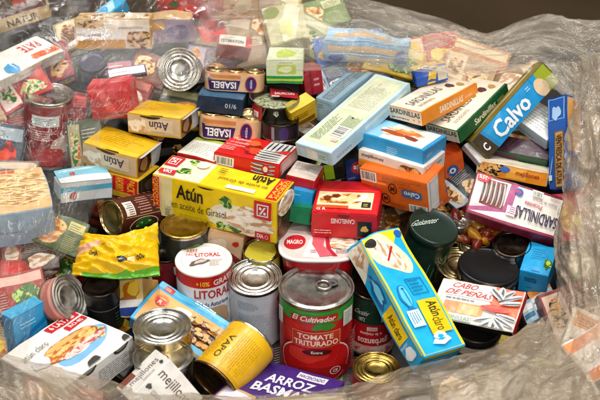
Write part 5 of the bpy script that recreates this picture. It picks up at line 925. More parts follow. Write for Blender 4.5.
can('litoral', 'stew_can', 'white-lidded stew can with red band and bonus lettering', 'can', '#e8e8ea', '#efe9df', 'paper', art=A(
  R('#c4141c', -180, .80, 180, .975), T('#f8d020', '+10%', -18, .83, 10, .90), T(W, 'GRATIS', 18, .83, 72, .915), T('#b8182c', 'LITORAL', -22, .64, 60, .77), R('#f4f4f6', -28, .50, 62, .61), T('#28306a', 'Fabada', -24, .52, 8, .59, 0, False), T('#28306a', 'Asturiana', 10, .52, 52, .59), LINES('#7a88a8', -70, .4, -34, .66, 6), BLOB('#c8a078', 8, .30, 50, .18)),
  lid_art=A(T('#c4202c', 'LITORAL', .36, .56, .80, .68, 0), BLOB('#6a5a52', .42, .40, .16, .09, 20, 3, .3), BLOB('#c8bcb4', .44, .42, .10, .05, 20, 3, .3), T('#b83038', 'ABRE', .20, .70, .40, .80, 0, False), T('#b83038', 'FACIL', .20, .60, .38, .68, 0, False), RINGS('#c8beb4', .5, .5, .40, .40, .985), LINES('#a89a90', .60, .28, .84, .48, 4)), pname='wrapper')
can('white_can', 'stew_can', 'can with ridged steel lid and plain white back label beside the tomato can', 'can', '#d9dee6', 'metal:steel', 'rings', art=A(
  LINES('#8c98a4', -42, .72, 6, .86, 5, False, .4, 4), LINES('#98a2ae', -42, .25, 30, .66, 16, False, .3, 5), BLOB('#b83038', 58, .80, 8, .05), LINES('#50586a', 48, .2, 74, .66, 10), R('#1c1c1e', -180, .955, 180, .985)), rot=0)
can('olive', 'olive_can', 'gold-lidded dark olive can under the front of the yellow multipack', 'can', '#20251a', 'metal:brass', 'one', art=A(BLOB('#4a6a2c', 20, .7, 26, .12, 0, 3), BLOB('#8a9a4c', 5, .72, 12, .05), R('#8a0c1c', -180, .05, 180, .45), BLOB('#e8e0d0', -30, .3, 14, .08)), label_span=(.03, .93))
can('brown_can', 'lentil_can', 'brown can lying on its side showing its hollow gold end above the yellow pouch', 'can', '#4a1c12', 'metal:gold', 'one', art=A(
  R('#e8dcd0', -8, .72, 44, .90), LINES('#4a3a34', -4, .74, 40, .88, 6, True, .4), LINES('#c89888', -6, .40, 60, .66, 7, True, .3, 6), LINES('#b88478', -2, .12, 60, .36, 6, True, .3, 7), R('#d09868', -14, .04, -12, .93), BLOB('#1f5a28', -48, .55, 22, .22, 0, 4, .3), BLOB('food:leaf', -46, .55, 14, .14, 0, 5, .3), RINGS('#d8c0a0', -46, .55, 28, .29, .93), LINES('#a87060', 70, .1, 110, .9, 8)), rot=0)
can('left_tin', 'fish_tin', 'steel tin tilted on edge with its ridged end facing the baguette sleeve', 'tin', '#c87868', 'metal:dull', 'rings', art=A(R('#e8a898', -180, .6, 180, .8)))
can('black_can', 'black_can', 'shiny black can with thin grey line under the yellow pouch', 'can', '#0f1012', 'metal:dark', 'one', art=A(R('#70787c', -180, .62, 180, .635), LINES('#3c6a3c', 30, .1, 60, .55, 6), LINES('#58605c', -20, .2, 20, .3, 1)))
can('ring_tin_a', 'tuna_tin', 'upper of two steel tins with concentric rings left of the yellow can', 'tin', 'metal:gold', 'metal:steel', 'rings')
can('ring_tin_b', 'tuna_tin', 'lower of two steel tins with a ring pull left of the yellow can', 'tin', 'metal:steel', 'metal:steel', 'one', tab=75)
can('yellow_can', 'yellow_can', 'yellow can lying on its side with brown end beside the purple rice carton', 'can', '#e2ae10', 'metal:bronze', 'rings', art=A(
  T('#4a3c10', 'VAPO', 30, .30, 44, .80, 90, True), LINES('#a07810', -30, .2, 24, .9, 11, True, .16, 4), LINES('#b08814', 50, .2, 80, .9, 5, True, .16, 4), R('#c8980c', -180, .9, 180, .96)), label_span=(.02, .97))
can('garbanzos', 'chickpea_can', 'upside-down chickpea can with red band and dark green top right of the tomato can', 'can', '#0c3a28', 'metal:dark', 'one', art=A(
  R('#b8121e', -180, .20, 180, .56), R('#d8b0a0', -180, .02, 180, .20), BLOB('food:ham', 10, .1, 60, .08), T('#f0e0d0', 'garbanzos', -36, .22, 44, .36, 180), T('#f0d8c8', 'a la riojana', -30, .385, 26, .45, 180), R('#f0e4dc', -12, .47, 14, .53), T('#b8121e', 'HACENDADO', -10, .48, 12, .52, 180), T('#e8e8e0', 'Cocidos', -46, .72, -8, .80, 0, False, .3), T('#e8e8e0', '1872', -34, .62, -18, .68, 0, False), R('#e4e4e0', 22, .62, 44, .72)))
can('brass_tin', 'fish_tin', 'small brass-lidded tin below the chickpea can', 'tin', '#c89888', 'metal:brass', 'rings', art=A(R('#b83028', -180, .5, 180, .9)))
can('black_lid', 'jar', 'jar with a broad matt black lid above the fanned-sardine carton', 'jar', 'clear', 'plastic:#121212', 'jar')
can('gold_tin', 'tuna_tin', 'gold tin partly hidden under the black jar lid', 'tin', 'metal:gold', 'metal:gold', 'rings')
can('dark_lid', 'jar', 'dark glossy round lid beside the sky blue cube carton', 'jar', 'clear', 'metal:dark', 'one')
can('under_cabo', 'jar', 'dark round jar lid with white rim under the fanned-sardine carton', 'jar', '#d8d0c8', 'plastic:#1c1614', 'jar')
pj, M, r, h = can('pepper_jar', 'pepper_jar', 'jar of yellow and red peppers in the gap below the wine-red sardine carton', 'jar', 'clear', 'metal:dark', 'flat')
mb = MB(); rnd = random.Random(12)
for i in range(34):
    a = rnd.uniform(0, 6.28); q = r*.92*math.sqrt(rnd.random()); c = rnd.choice(['plastic:#a87018', 'plastic:#7a2a0c', 'plastic:#94500e', 'plastic:#5a1008', 'plastic:#6e200a'])
    S = MB(); L_ = rnd.uniform(.012, .019); revolve(S, [(.001, -L_), (.006, -L_*.7), (.008, 0), (.0052, L_*.8), (.001, L_)], c, 18)
    Rm = Matrix.Rotation(rnd.uniform(0, 6.28), 4, 'Z') @ Matrix.Rotation(rnd.uniform(.9, 1.6), 4, 'X'); off = Vector((q*math.cos(a), q*math.sin(a), h+rnd.uniform(-.004, .008)))
    mb.add([Rm @ Vector(v)+off+noise.noise_vector(Vector(v)*90+off*50)*.0042 for v in S.v], S.f, c, True)
child('peppers', mb, pj)
can('pull_tin', 'fish_tin', 'tiny silver pull-ring tin right of the dark green jar', 'tin', 'metal:steel', 'metal:steel', 'flat', tab=170)
can('guisantes', 'pea_jar', 'dark green topped jar with white handwritten-style lettering beside the cyan tuna carton', 'jar', '#122c20', 'plastic:#14291f', 'jar', art=A(LINES('#7a9a7a', -60, .1, 40, .5, 7, True, .1), BLOB('food:leaf', 34, .62, 14, .12, 0, 3, .3), BLOB('#a8c8b8', 24, .3, 12, .2), LINES('#a8c0b0', 50, .1, 84, .6, 5, True, .3)), lid_art=A(T('#c8d4c8', 'Guisantes', .06, .56, .66, .70, 0, False, .35)), rot=42)
can('round_lid', 'tuna_tin', 'tin on edge showing its big round ringed steel lid through the film', 'tin', 'metal:steel', 'metal:steel', 'rings')
can('tall_red', 'bean_can', 'tall red can standing under the clear film at left', 'can', '#960e18', 'metal:steel', 'one', art=A(R('#e4e6e2', -42, .66, 24, .82), LINES('#5a6a70', -36, .69, 16, .80, 4), LINES('#e0a8a8', -50, .45, 20, .62, 5), BLOB('#d8b8a8', 28, .38, 26, .12), BLOB('#c82830', -10, .2, 50, .12)), label_span=(.03, .95))
can('dark_blue_left', 'jar', 'round dark indigo jar lid below the nuts carton at upper left', 'jar', '#2c2850', 'plastic:#2a2648', 'jar')
can('yellow_low', 'corn_tin', 'pale yellow tin with purple spot under the yellow multipack corner', 'tin', '#d8c030', 'metal:steel', 'flat', art=A(BLOB('#4a2a6a', -50, .7, 14, .2), LINES('#8a9a30', -20, .3, 40, .7, 5)), lid_art=A(BLOB('#d8c840', .5, .5, .45, .45)))
can('dark_red_mid', 'bean_can', 'dark red can body in the shadow left of the white-lidded can', 'can', '#6a1018', 'metal:dark', 'one')

# --- clear deli tub
M, (r, h) = pose('fish_tub')
root = empty('deli_tub', M @ Matrix.Translation((0, 0, -h))); tag(root, 'clear round tub of pale green pickled salad with red label behind the red seafood carton', 'tub')
T0 = Matrix.Translation((0, 0, h))
mb = MB(); revolve(mb, [(r*.97, 0), (r*1.0, .0015), (r*1.02, .001), (r*1.02, -.002), (r*.98, -.003), (r*.86, -h), (r*.01, -h)], clear('#f0f4ee'), 48, False); child('cup', mb, root).matrix_basis = T0
mb = MB(); revolve(mb, [(r*.84, -h+.002), (r*.93, -.012), (r*.8, -.008), (r*.4, -.006), (r*.01, -.005)], 'food:fish', 40, False)
for i, v in enumerate(mb.v):
    o_ = noise.noise_vector(Vector(v)*70)*.0035; mb.v[i] = (v[0]+o_.x*.4, v[1]+o_.y*.4, v[2]+o_.z)
child('salad', mb, root).matrix_basis = T0
mb = MB(); revolve(mb, [(r*1.03, -.003), (r*1.035, -.0005), (r*1.0, .0012), (r*.9, .0006), (r*.01, .0006)], clear('#f4f6f2'), 48, False)
for i, (c, v, f) in enumerate(A(P('#a81c28', (.42, .52), (.98, .42), (.98, .70), (.40, .86)), T('#f0e0e0', 'SALPICON', .50, .58, .9, .68), R('#d8c0c0', .44, .46, .6, .52))):
    mb.add([(-(x-.5)*2*r, -(y-.5)*2*r, .0012+EPS*i) for x, y in v], f, c)
child('lid', mb, root).matrix_basis = T0
mb = MB(); wrap_art(mb, A(R('#b01c28', -62, .15, -28, .98), R(W, -54, .3, -38, .6), LINES('#b01c28', -53, .34, -40, .55, 3)), r*.985, h)
child('label', mb, root).matrix_basis = T0

# --- oval tub with printed film lid
M, (r, h) = pose('oval_magro')
root = empty('ham_tub', M @ Matrix.Translation((0, 0, -h))); tag(root, 'red oval tub with pink and white printed film lid behind the tomato can', 'tub')
T0 = Matrix.Translation((0, 0, h))
def sup(rx, ry, e=.62, n=60):
    o = []
    for i in range(n):
        a = 2*math.pi*i/n; c, s = math.cos(a), math.sin(a)
        o.append((rx*math.copysign(abs(c)**e, c), ry*math.copysign(abs(s)**e, s)))
    return o
def loft(mb, rings, c, close=True, smooth=True):
    n = len(rings[0][0]); vs = [(x, y, z) for ring, z in rings for x, y in ring]
    fs = [(j*n+i, (j+1)*n+i, (j+1)*n+(i+1) % n, j*n+(i+1) % n) for j in range(len(rings)-1) for i in range(n)]
    if close: fs.append(tuple((len(rings)-1)*n+i for i in range(n)))
    mb.add(vs, fs, c, smooth)
mb = MB(); loft(mb, [(sup(r*.95, r*.86), -.002), (sup(r*.93, r*.84), -.012), (sup(r*.86, r*.78), -h), (sup(r*.1, r*.1), -h)], 'plastic:#c4161e', True); 
wl = MB()
BOWL = mb
mb = MB(); loft(mb, [(sup(r*.95, r*.86), -.003), (sup(r*1.01, r*.92), -.003), (sup(r*1.02, r*.93), 0), (sup(r*.99, r*.90), .0012), (sup(r*.9, r*.81), .0004)], 'plastic:#ece8e4', False); child('rim', mb, root).matrix_basis = T0
mb = MB(); loft(mb, [(sup(r*.93, r*.84), .0008), (sup(r*.6, r*.55), .0004), (sup(r*.01, r*.01), .0002)], '#e9cfc8', True, False)
for i, (c, v, f) in enumerate(A(P('#f0e8e2', (.30, .10), (.5, .06), (.62, .9), (.46, .92)), E('#c81c28', .20, .50, .135, .20, -12), T(W, 'MAGRO', .10, .44, .30, .56), P('#d8606c', (.44, .86), (.60, .86), (.56, .40), (.70, .14), (.52, .10), (.42, .44)), P('#b82030', (.58, .82), (.62, .8), (.66, .3), (.74, .12), (.68, .12), (.60, .34)), BLOB('food:tuna', .80, .52, .14, .26, 0, 3), BLOB('#9a8a70', .84, .66, .07, .08, 0, 5), LINES('#8a7a6a', .72, .2, .9, .36, 3), LINES('#c84858', .40, .2, .5, .3, 2))):
    mb.add([(-(x-.5)*2*r, -(y-.5)*1.84*r, .001+EPS*(i+1)) for x, y in v], f, c)
child('film_lid', mb, root).matrix_basis = T0
# side lettering on the front wall of the tub
mb = BOWL
for i, (c, v, f) in enumerate(A(R('#e8dcd8', .16, .62, .30, .80), LINES('#b01020', .18, .67, .28, .75, 2), T('#f2e4e0', 'MAGRO', .62, .30, .86, .52, 0, False))):
    vv = []
    for x, y in v:
        X = -(x-.5)*2*r*.93; t = min(1, abs(X)/(r*.93)); Yw = r*.84*(1-t**(2/.62))**(.31); z = -.004-(1-y)*(h-.01); k = 1-.08*(-z)/h
        vv.append((X*k, Yw*k+.0006+EPS*i, z))
    mb.add(vv, f, c)
child('bowl', mb, root).matrix_basis = T0

# --- yellow crumpled pouch
P0 = [Vector(p) for p in FILM['pouch']]
def pouch():
    tl, tm, tr, bl, bm_, br = P0[:6]
    nx, ny = 90, 60; vs = []; up_ = (tr-tl).cross(bl-tl).normalized()*-1
    if up_.z < 0: up_ = -up_
    def base(u, v):
        def q(a, m, b, t): return a*(1-t)*(1-t)+m*2*t*(1-t)+b*t*t
        top = q(tl, tm*2-(tl+tr)*.5, tr, u); bot = q(bl, bm_*2-(bl+br)*.5, br, u)
        return bot.lerp(top, v)
    for side in (1, -1):
        for j in range(ny+1):
            for i in range(nx+1):
                u, v = i/nx, j/ny; p = base(u, v)
                puff = (max(0, math.sin(math.pi*min(1, max(0, (v-.06)/.88))))**.6)*(max(0, math.sin(math.pi*u))**.4)*.019
                q = Vector((u*2.2, v*5+u*1.2, side))
                cr = (1-abs(noise.noise(q*1.6+Vector((3, 1, 0))))*2.4)*.0068+(1-abs(noise.noise(Vector((u*5+v*2, v*8-u*3, side*2))))*2)*.0026+(1-abs(noise.noise(Vector((u*13-v*5, v*16, side*2+5))))*2)*.0010
                if v < .07 or v > .95: cr *= .4
                vs.append(p+up_*(side*puff+cr*(1 if side > 0 else .5)+(0 if side > 0 else -.0004)))
    N = (nx+1)*(ny+1); fs = []
    colr = lambda u, v: '#69b428' if v < .075+.03*math.sin(u*3) else '#f0c000'
    mb = MB()
    for s in (0, 1):
        for cc in ('#69b428', '#f0c000', '#e8b090', '#c8d820'):
            F = []
            for j in range(ny):
                for i in range(nx):
                    u, v = (i+.5)/nx, (j+.5)/ny; c = '#f0c000'
                    if v < .055+.05*u and u > .12: c = '#69b428'
                    elif ((u-.16)/.15)**2+((v-.52-(u-.16)*.8)/.10)**2 < 1: c = '#e8b090'
                    elif u > .5 and .52 < v < .66 and abs(v-.6-.05*math.sin(u*9)) < .02: c = '#c8d820'
                    if c != cc: continue
                    a = s*N+j*(nx+1)+i; f = (a, a+1, a+nx+2, a+nx+1)
                    F.append(f if s == 0 else f[::-1])
            if F:
                k = len(mb.v)
                if not mb.v: mb.v = [tuple(v) for v in vs]; k = 0
                mi_ = mb.mi(plastic(cc, .28))
                for f in F: mb.f.append(f); mb.m.append(mi_); mb.sm.append(True)
    o = link('snack_pouch', mb.bm(), mb.mats); tag(o, 'crumpled bright yellow pouch with green hem under the brown lying can', 'pouch')
    # printed marks riding on the crumpled surface
    me = MB()
    def at(u, v, off):
        i = min(nx-1, max(0, int(u*nx))); j = min(ny-1, max(0, int(v*ny))); a = Vector(vs[j*(nx+1)+i]); fx = u*nx-i; fy = v*ny-j
        b = Vector(vs[j*(nx+1)+i+1]); c = Vector(vs[(j+1)*(nx+1)+i])
        return a+(b-a)*fx+(c-a)*fy+up_*off
    for i, (c, v, f) in enumerate(A(T('#1c2a4a', 'DHA', .20, .32, .30, .40), BLOB('#1c2a4a', .60, .24, .055, .05, 0, 2, .1), T('#f2e8c0', 'dha', .57, .215, .64, .26), R('#f4e8b0', .66, .22, .74, .28), T('#3c3c20', 'ooo', .76, .24, .86, .28), LINES('#6a6a20', .3, .5, .5, .54, 1))):
        me.add([at(x, y, .0012+i*.0002) for x, y in v], f, c)
    child('print', me, o)
pouch()

# --- cartons lower in the heap, glimpsed in the gaps and through the film
GAPS = [
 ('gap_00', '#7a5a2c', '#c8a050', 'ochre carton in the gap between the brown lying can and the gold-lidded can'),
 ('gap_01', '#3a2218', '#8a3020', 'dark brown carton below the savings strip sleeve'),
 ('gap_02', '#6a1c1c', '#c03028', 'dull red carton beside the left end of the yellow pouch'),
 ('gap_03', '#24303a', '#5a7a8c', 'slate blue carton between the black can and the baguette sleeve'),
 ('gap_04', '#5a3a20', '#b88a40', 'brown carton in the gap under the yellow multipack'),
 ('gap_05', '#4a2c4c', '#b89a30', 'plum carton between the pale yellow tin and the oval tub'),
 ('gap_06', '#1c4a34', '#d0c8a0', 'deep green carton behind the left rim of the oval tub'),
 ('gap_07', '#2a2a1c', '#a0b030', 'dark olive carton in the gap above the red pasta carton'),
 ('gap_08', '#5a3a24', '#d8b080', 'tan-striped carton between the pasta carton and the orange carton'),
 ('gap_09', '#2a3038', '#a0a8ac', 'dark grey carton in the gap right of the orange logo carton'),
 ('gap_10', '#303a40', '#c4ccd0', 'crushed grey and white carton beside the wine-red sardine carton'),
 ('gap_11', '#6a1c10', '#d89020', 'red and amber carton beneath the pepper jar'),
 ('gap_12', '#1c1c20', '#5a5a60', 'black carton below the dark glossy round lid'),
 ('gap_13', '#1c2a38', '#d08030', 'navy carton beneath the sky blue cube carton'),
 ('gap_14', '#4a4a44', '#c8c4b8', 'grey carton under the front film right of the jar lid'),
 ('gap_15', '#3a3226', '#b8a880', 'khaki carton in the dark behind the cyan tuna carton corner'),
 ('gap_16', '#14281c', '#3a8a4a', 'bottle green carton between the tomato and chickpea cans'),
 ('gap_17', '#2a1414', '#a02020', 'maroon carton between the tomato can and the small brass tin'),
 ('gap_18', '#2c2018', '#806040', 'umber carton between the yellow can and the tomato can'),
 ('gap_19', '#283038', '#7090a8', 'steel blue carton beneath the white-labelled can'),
 ('gap_20', '#5a4020', '#d0a860', 'honey carton between fruit carton and cyan-framed carton'),
 ('gap_21', '#4c4c40', '#c0bca0', 'grey green carton behind the torn end of the baguette sleeve'),
 ('gap_22', '#503c34', '#b05040', 'rust-flecked carton under the film below the wafer carton'),
 ('gap_23', '#4a5a30', '#c8c070', 'moss green carton under the film left of the pouch'),
 ('gap_24', '#a03830', '#e0b0a0', 'salmon and red carton at the left edge above the cyan carton'),
 ('gap_25', '#b89a70', '#e0c8a0', 'tan carton in the lower left corner under film'),
 ('gap_26', '#a83a30', '#d8c0b0', 'brick red carton left of the tall red can'),
 ('gap_27', '#3c4a5c', '#a0b0b8', 'blue-grey carton at the left edge beside the tall red can'),
 ('gap_28', '#4c5a48', '#b0a880', 'sage carton right of the tall red can'),
 ('gap_29', '#7c1c24', '#d05050', 'crimson carton directly behind the tall red can'),
 ('gap_30', '#604838', '#c0a888', 'brown carton above the wafer carton'),
 ('gap_31', '#902c34', '#d8a0a0', 'rose carton right of the paste carton at upper left'),
 ('gap_32', '#7c5040', '#d0b0a0', 'copper carton behind the slim white-faced carton'),
 ('gap_33', '#983038', '#c88070', 'raspberry carton below the slim white-faced carton'),
 ('gap_34', '#685a68', '#b0a0b0', 'mauve carton left of the green tub under film'),
 ('gap_35', '#988060', '#d0c0a0', 'sand carton above the upper pink tuna pack'),
 ('gap_36', '#3c4030', '#909060', 'dark olive carton right of the round steel lid'),
 ('gap_37', '#a89078', '#e0d0b8', 'fawn carton at the top centre under film'),
 ('gap_38', '#a08c6c', '#d8c8a8', 'beige carton above the white capitals carton'),
 ('gap_39', '#909468', '#d0d0a8', 'olive cream carton right of the cream packet'),
 ('gap_40', '#384860', '#90a8c0', 'dusk blue carton left of the light blue packet'),
 ('gap_41', '#4c5058', '#d0b890', 'grey and tan carton below the light blue packet'),
 ('gap_42', '#504030', '#c0a070', 'bronze carton beneath the two sardine cartons'),
 ('gap_43', '#b89468', '#e0c8a0', 'peach carton end behind the dark green sardine carton'),
 ('gap_44', '#a07848', '#e0c090', 'caramel carton behind the long blue carton'),
 ('gap_45', '#2a3828', '#788868', 'forest carton below the long blue carton'),
 ('gap_46', '#203c60', '#8098b0', 'ink blue carton behind the upright blue carton'),
 ('gap_47', '#b81c24', '#e8c0b8', 'red carton glimpsed through the right-hand film'),
 ('gap_48', '#8a4a28', '#c0a890', 'walnut carton under the right film near the upright blue carton'),
 ('gap_49', '#4a4038', '#a09080', 'charcoal brown carton at the right edge under film'),
 ('gap_50', '#786050', '#c8b0a0', 'taupe carton at the right edge under film beside the cube carton'),
 ('gap_51', '#708048', '#c8d090', 'leaf green carton in the lower right corner under film'),
 ('gap_52', '#a08858', '#d8c890', 'straw carton behind the nuts carton'),
 ('gap_53', '#14100e', '#4a4440', 'black carton in the gap between the two golden sleeves'),
 ('gap_54', '#281c14', '#8a6a40', 'dark carton under the lower pink tuna pack'),
 ('gap_55', '#4a3410', '#b08820', 'mustard carton beneath the clear tub'),
 ('gap_56', '#2c6cc0', '#e8c890', 'cobalt carton under the film behind the long pale green carton'),
 ('gap_57', '#d8b020', '#f0e0a0', 'lemon yellow carton under the film left of the royal blue packet'),
 ('gap_58', '#b83028', '#e8c8b0', 'scarlet carton under the film above the royal blue packet'),
 ('gap_59', '#6c8c38', '#d8e0a0', 'grass green carton at the top under film right of centre'),
 ('gap_60', '#c87830', '#f0d8a8', 'amber carton under the film above the dark green sardine carton'),
 ('gap_61', '#c03028', '#e8d0c0', 'vermilion carton below the paste carton at the left edge'),
 ('gap_62', '#c8a048', '#f0e0b0', 'golden carton at the top edge above the cream packet'),
 ('gap_63', '#e6dccc', '#e08838', 'cream and orange striped carton at the lower right edge'),
 ('gap_64', '#8a3a34', '#e0c0a8', 'oxblood carton under film right of the small white and orange carton'),
 ('gap_65', '#6a5a40', '#c0b090', 'hazel carton under the front film right of centre'),
 ('gap_66', '#8a7a60', '#c8b898', 'buff carton under the front film below the purple carton'),
 ('gap_67', '#a05048', '#d8b0a8', 'dusty rose carton under the front film below the baguette sleeve'),
]
FK = ['tuna', 'musselpale', 'tomato', 'leaf', 'nut', 'sardine', 'pasta', 'bread', 'mussel', 'salad', 'fruit']
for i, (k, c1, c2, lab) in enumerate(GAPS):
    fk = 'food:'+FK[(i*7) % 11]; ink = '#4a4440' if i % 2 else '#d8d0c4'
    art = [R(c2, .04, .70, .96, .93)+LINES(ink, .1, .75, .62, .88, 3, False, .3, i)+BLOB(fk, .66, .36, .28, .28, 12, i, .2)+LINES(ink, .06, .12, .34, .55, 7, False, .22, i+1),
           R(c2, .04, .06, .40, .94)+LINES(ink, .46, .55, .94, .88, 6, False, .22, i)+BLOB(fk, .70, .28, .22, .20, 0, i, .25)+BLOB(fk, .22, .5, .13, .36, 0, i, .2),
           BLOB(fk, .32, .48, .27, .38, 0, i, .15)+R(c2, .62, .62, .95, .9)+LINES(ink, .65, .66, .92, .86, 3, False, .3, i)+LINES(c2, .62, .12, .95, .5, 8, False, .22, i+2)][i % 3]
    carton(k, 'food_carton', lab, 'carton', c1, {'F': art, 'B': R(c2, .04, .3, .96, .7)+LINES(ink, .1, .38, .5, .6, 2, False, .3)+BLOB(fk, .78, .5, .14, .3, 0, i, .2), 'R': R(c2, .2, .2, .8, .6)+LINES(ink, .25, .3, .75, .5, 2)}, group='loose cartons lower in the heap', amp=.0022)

# ------------------------------------------------------------------ stretch film
def catmull(p0, p1, p2, p3, t):
    return .5*((2*p1)+(p2-p0)*t+(2*p0-5*p1+4*p2-p3)*t*t+(3*p1-p0-3*p2+p3)*t*t*t)
def resample(pts, n):
    o = []; m = len(pts)-1
    for i in range(n):
        s = i/(n-1)*m; k = min(int(s), m-1); t = s-k
        g = lambda j: pts[max(0, min(m, j))]
        o.append(catmull(g(k-1), g(k), g(k+1), g(k+2), t))
    return o
def film(key, name, label, nu, nv, mat, amp=1.0, seed=0, along='u', lift=0.0, skip=(0, 0)):
    rows = [[Vector(p) for p in r[skip[1]:]] for r in FILM[key][skip[0]:]]
    rows = [resample(r, nu) for r in rows]
    cols = [resample([r[i] for r in rows], nv) for i in range(nu)]
    S = Vector((seed*5.1, seed*2.3, 7))
    lu = sum((cols[i+1][nv//2]-cols[i][nv//2]).length for i in range(nu-1)); lv = sum((cols[nu//2][j+1]-cols[nu//2][j]).length for j in range(nv-1))
    vs = []; uv = []
    for j in range(nv):
        for i in range(nu):
            p = cols[i][j]
            a = cols[min(i+1, nu-1)][j]-cols[max(i-1, 0)][j]; b = cols[i][min(j+1, nv-1)]-cols[i][max(j-1, 0)]
            n = a.cross(b); n.normalize()
            if n.z < 0: n = -n
            s, t = i/(nu-1)*lu, j/(nv-1)*lv
            if along == 'v': s, t = t, s
            uv.append((s, t))
            w = noise.noise_vector(Vector((s*7, t*7, seed)))*.03
            q = Vector((s+w.x, t+w.y+s*.25*math.sin(seed+s*3), 0))
            r1 = 1-abs(noise.noise(Vector((q.x*6, q.y*24, seed))))*2.2
            r2 = 1-abs(noise.noise(Vector((q.x*16, q.y*60, seed+9))))*2.2
            r3 = 1-abs(noise.noise(Vector((q.x*55, q.y*45, seed+5))))*2.2
            d = (noise.noise(p*6+S)*.008+r1*.0065+r2*.0030+r3*.0016)*amp+lift
            vs.append(p+n*d+noise.noise_vector(p*18+S)*.004*amp)
    fs = [(j*nu+i, j*nu+i+1, (j+1)*nu+i+1, (j+1)*nu+i) for j in range(nv-1) for i in range(nu-1)]
    mb = MB(); mb.add(vs, fs, mat, True)
    o = link(name, mb.bm(), mb.mats)
    ul = o.data.uv_layers.new(name='UVMap')
    for l in o.data.loops: ul.data[l.index].uv = uv[l.vertex_index]
    tag(o, label, 'plastic film')
    return o
FM = {
 'left': film_mat('stretch_film_clear', .0, '#f6f1e6', .8, .6, .10, .035, None, .0065),
 'back': film_mat('stretch_film_folded', .28, '#e6dac5', .9, .7, .16, .07, (-.14, .18, .10), .0058),
 'right': film_mat('stretch_film_bunched', .42, '#d0bfa4', 1.1, .9, .2, .08, None, .0065),
 'front': film_mat('stretch_film_layered', .50, '#c4b296', .8, .8, .16, .11, None, .006, 1.5),
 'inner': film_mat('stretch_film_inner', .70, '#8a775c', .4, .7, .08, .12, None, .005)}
film('film_left', 'stretch_film', 'clear crinkled stretch film draped over the cans and cartons on the left side', 200, 320, FM['left'], .8, 1, 'v')
film('film_back', 'stretch_film', 'cloudy stretch film folded over the back edge in front of the dark floor', 340, 130, FM['back'], .9, 2)
film('film_right', 'stretch_film', 'bunched cloudy stretch film down the right side beside the blue upright carton', 130, 280, FM['right'], 1.35, 3, 'v')
film('film_front', 'stretch_film', 'thick milky stretch film rolled along the front edge below the purple carton', 360, 90, FM['front'], .95, 4)
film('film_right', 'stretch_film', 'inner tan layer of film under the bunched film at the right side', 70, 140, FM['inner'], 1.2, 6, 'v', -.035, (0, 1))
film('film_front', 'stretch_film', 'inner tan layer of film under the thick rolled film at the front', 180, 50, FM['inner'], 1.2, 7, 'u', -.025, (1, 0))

# ------------------------------------------------------------------ ground and the added dark sheet standing in for shade in the gaps
def surface(name, pts, nu, nv, mat, amp, kind='structure'):
    rows = [[Vector(p) for p in r] for r in pts]
    rows = [resample(r, nu) for r in rows]; cols = [resample([r[i] for r in rows], nv) for i in range(nu)]
    vs = [cols[i][j]+Vector((0, 0, noise.noise(cols[i][j]*12)*amp)) for j in range(nv) for i in range(nu)]
    mb = MB(); mb.add(vs, [(j*nu+i, j*nu+i+1, (j+1)*nu+i+1, (j+1)*nu+i) for j in range(nv-1) for i in range(nu-1)], mat, True)
    return tag(link(name, mb.bm(), mb.mats), kind=kind)
m, nt, b = new_mat('dark_floor'); tc = nd(nt, 'ShaderNodeTexCoord'); n = nd(nt, 'ShaderNodeTexNoise', Scale=3.0, Detail=8.0); nt.links.new(tc.outputs['Object'], n.inputs['Vector'])
r = ramp(nt, [(.3, '#44331b'), (.7, '#553f22')]); nt.links.new(n.outputs[0], r.inputs[0]); nt.links.new(r.outputs[0], b.inputs['Base Color']); b.inputs['Roughness'].default_value = .6
mb = MB(); mb.add([(-8, -4, -.75), (8, -4, -.75), (8, 14, -.75), (-8, 14, -.75)], [(0, 1, 2, 3)], m); tag(link('floor', mb.bm(), mb.mats), kind='structure')
m2, nt, b = new_mat('gap_shade_dark'); tc = nd(nt, 'ShaderNodeTexCoord'); n = nd(nt, 'ShaderNodeTexNoise', Scale=30.0, Detail=6.0); nt.links.new(tc.outputs['Object'], n.inputs['Vector'])
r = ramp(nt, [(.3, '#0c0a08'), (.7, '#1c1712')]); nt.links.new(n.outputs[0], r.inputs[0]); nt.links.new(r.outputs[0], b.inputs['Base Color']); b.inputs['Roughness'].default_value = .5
surface('gap_shade_sheet', [[(-.62, .50, -.1), (-.2, .50, -.1), (.2, .50, -.12), (.62, .50, -.12)], [(-.62, .46, .04), (-.2, .46, .06), (.2, .44, .04), (.62, .42, 0)], [(-.6, .2, .02), (-.2, .2, -.02), (.2, .2, -.03), (.6, .2, -.04)], [(-.6, -.05, -.1), (-.2, -.05, -.13), (.2, -.05, -.13), (.6, -.05, -.14)], [(-.6, -.35, -.22), (-.2, -.35, -.24), (.2, -.35, -.24), (.6, -.35, -.22)], [(-.6, -.45, -.3), (-.2, -.45, -.3), (.2, -.45, -.3), (.6, -.45, -.3)]], 60, 60, m2, .01)

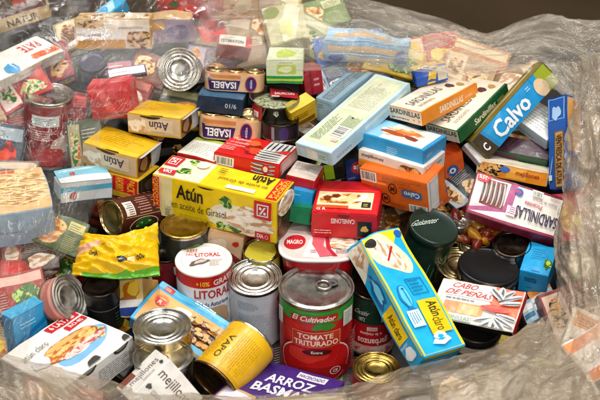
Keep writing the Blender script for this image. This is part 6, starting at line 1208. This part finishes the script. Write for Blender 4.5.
# ------------------------------------------------------------------ camera, world, lamps
PIT = math.radians(36.5); D0 = 1.54
cd = bpy.data.cameras.new('camera'); cam = bpy.data.objects.new('camera', cd); COL.objects.link(cam)
cam.location = (0, -D0*math.cos(PIT), D0*math.sin(PIT)); cam.rotation_euler = (math.pi/2-PIT, 0, 0)
cd.sensor_width = 36; cd.lens = 66; cd.clip_start = .05; cd.clip_end = 100
cd.dof.use_dof = True; cd.dof.focus_distance = 1.50; cd.dof.aperture_fstop = 6.3
scene.camera = cam
w = bpy.data.worlds.new('World'); scene.world = w; w.use_nodes = True
wn = w.node_tree; bg = wn.nodes['Background']; bg.inputs[1].default_value = 1.0
tc = nd(wn, 'ShaderNodeTexCoord'); sx = nd(wn, 'ShaderNodeSeparateXYZ'); wn.links.new(tc.outputs['Generated'], sx.inputs[0])
wr = ramp(wn, [(0, (.04, .034, .026, 1)), (.45, (.11, .10, .088, 1)), (.66, (.19, .182, .17, 1)), (1, (.27, .262, .25, 1))])
mr = nd(wn, 'ShaderNodeMapRange'); mr.inputs[1].default_value = -1; mr.inputs[2].default_value = 1; wn.links.new(sx.outputs[2], mr.inputs[0])
wn.links.new(mr.outputs[0], wr.inputs[0]); wn.links.new(wr.outputs[0], bg.inputs[0])
def lamp(name, loc, target, sx, sy, power, col=(1, .962, .915)):
    l = bpy.data.lights.new(name, 'AREA'); l.shape = 'RECTANGLE'; l.size = sx; l.size_y = sy; l.energy = power*1.3; l.color = col
    o = bpy.data.objects.new(name, l); COL.objects.link(o); o.location = loc
    o.rotation_euler = (Vector(target)-Vector(loc)).to_track_quat('-Z', 'Y').to_euler()
for x_, y_, p_ in ((-1.0, .55, 12), (-.15, .7, 14), (.75, .5, 12), (-.8, -.5, 9), (.5, -.7, 14)):
    lamp('hall_lamp', (x_, y_, 2.3), (0, 0, 0), .07, .5, p_)
lamp('front_fill', (.5, -2.0, 1.5), (0, 0, 0), .9, .6, 19, (1, .98, .95))  # added fill from the camera side, brightens the front faces
scene.view_settings.view_transform = 'Standard'; scene.view_settings.look = 'None'; scene.view_settings.exposure = .05; scene.view_settings.gamma = 1
scene.cycles.transparent_max_bounces = 24; scene.cycles.max_bounces = 8; scene.cycles.use_denoising = True
scene.cycles.caustics_reflective = False; scene.cycles.caustics_refractive = False
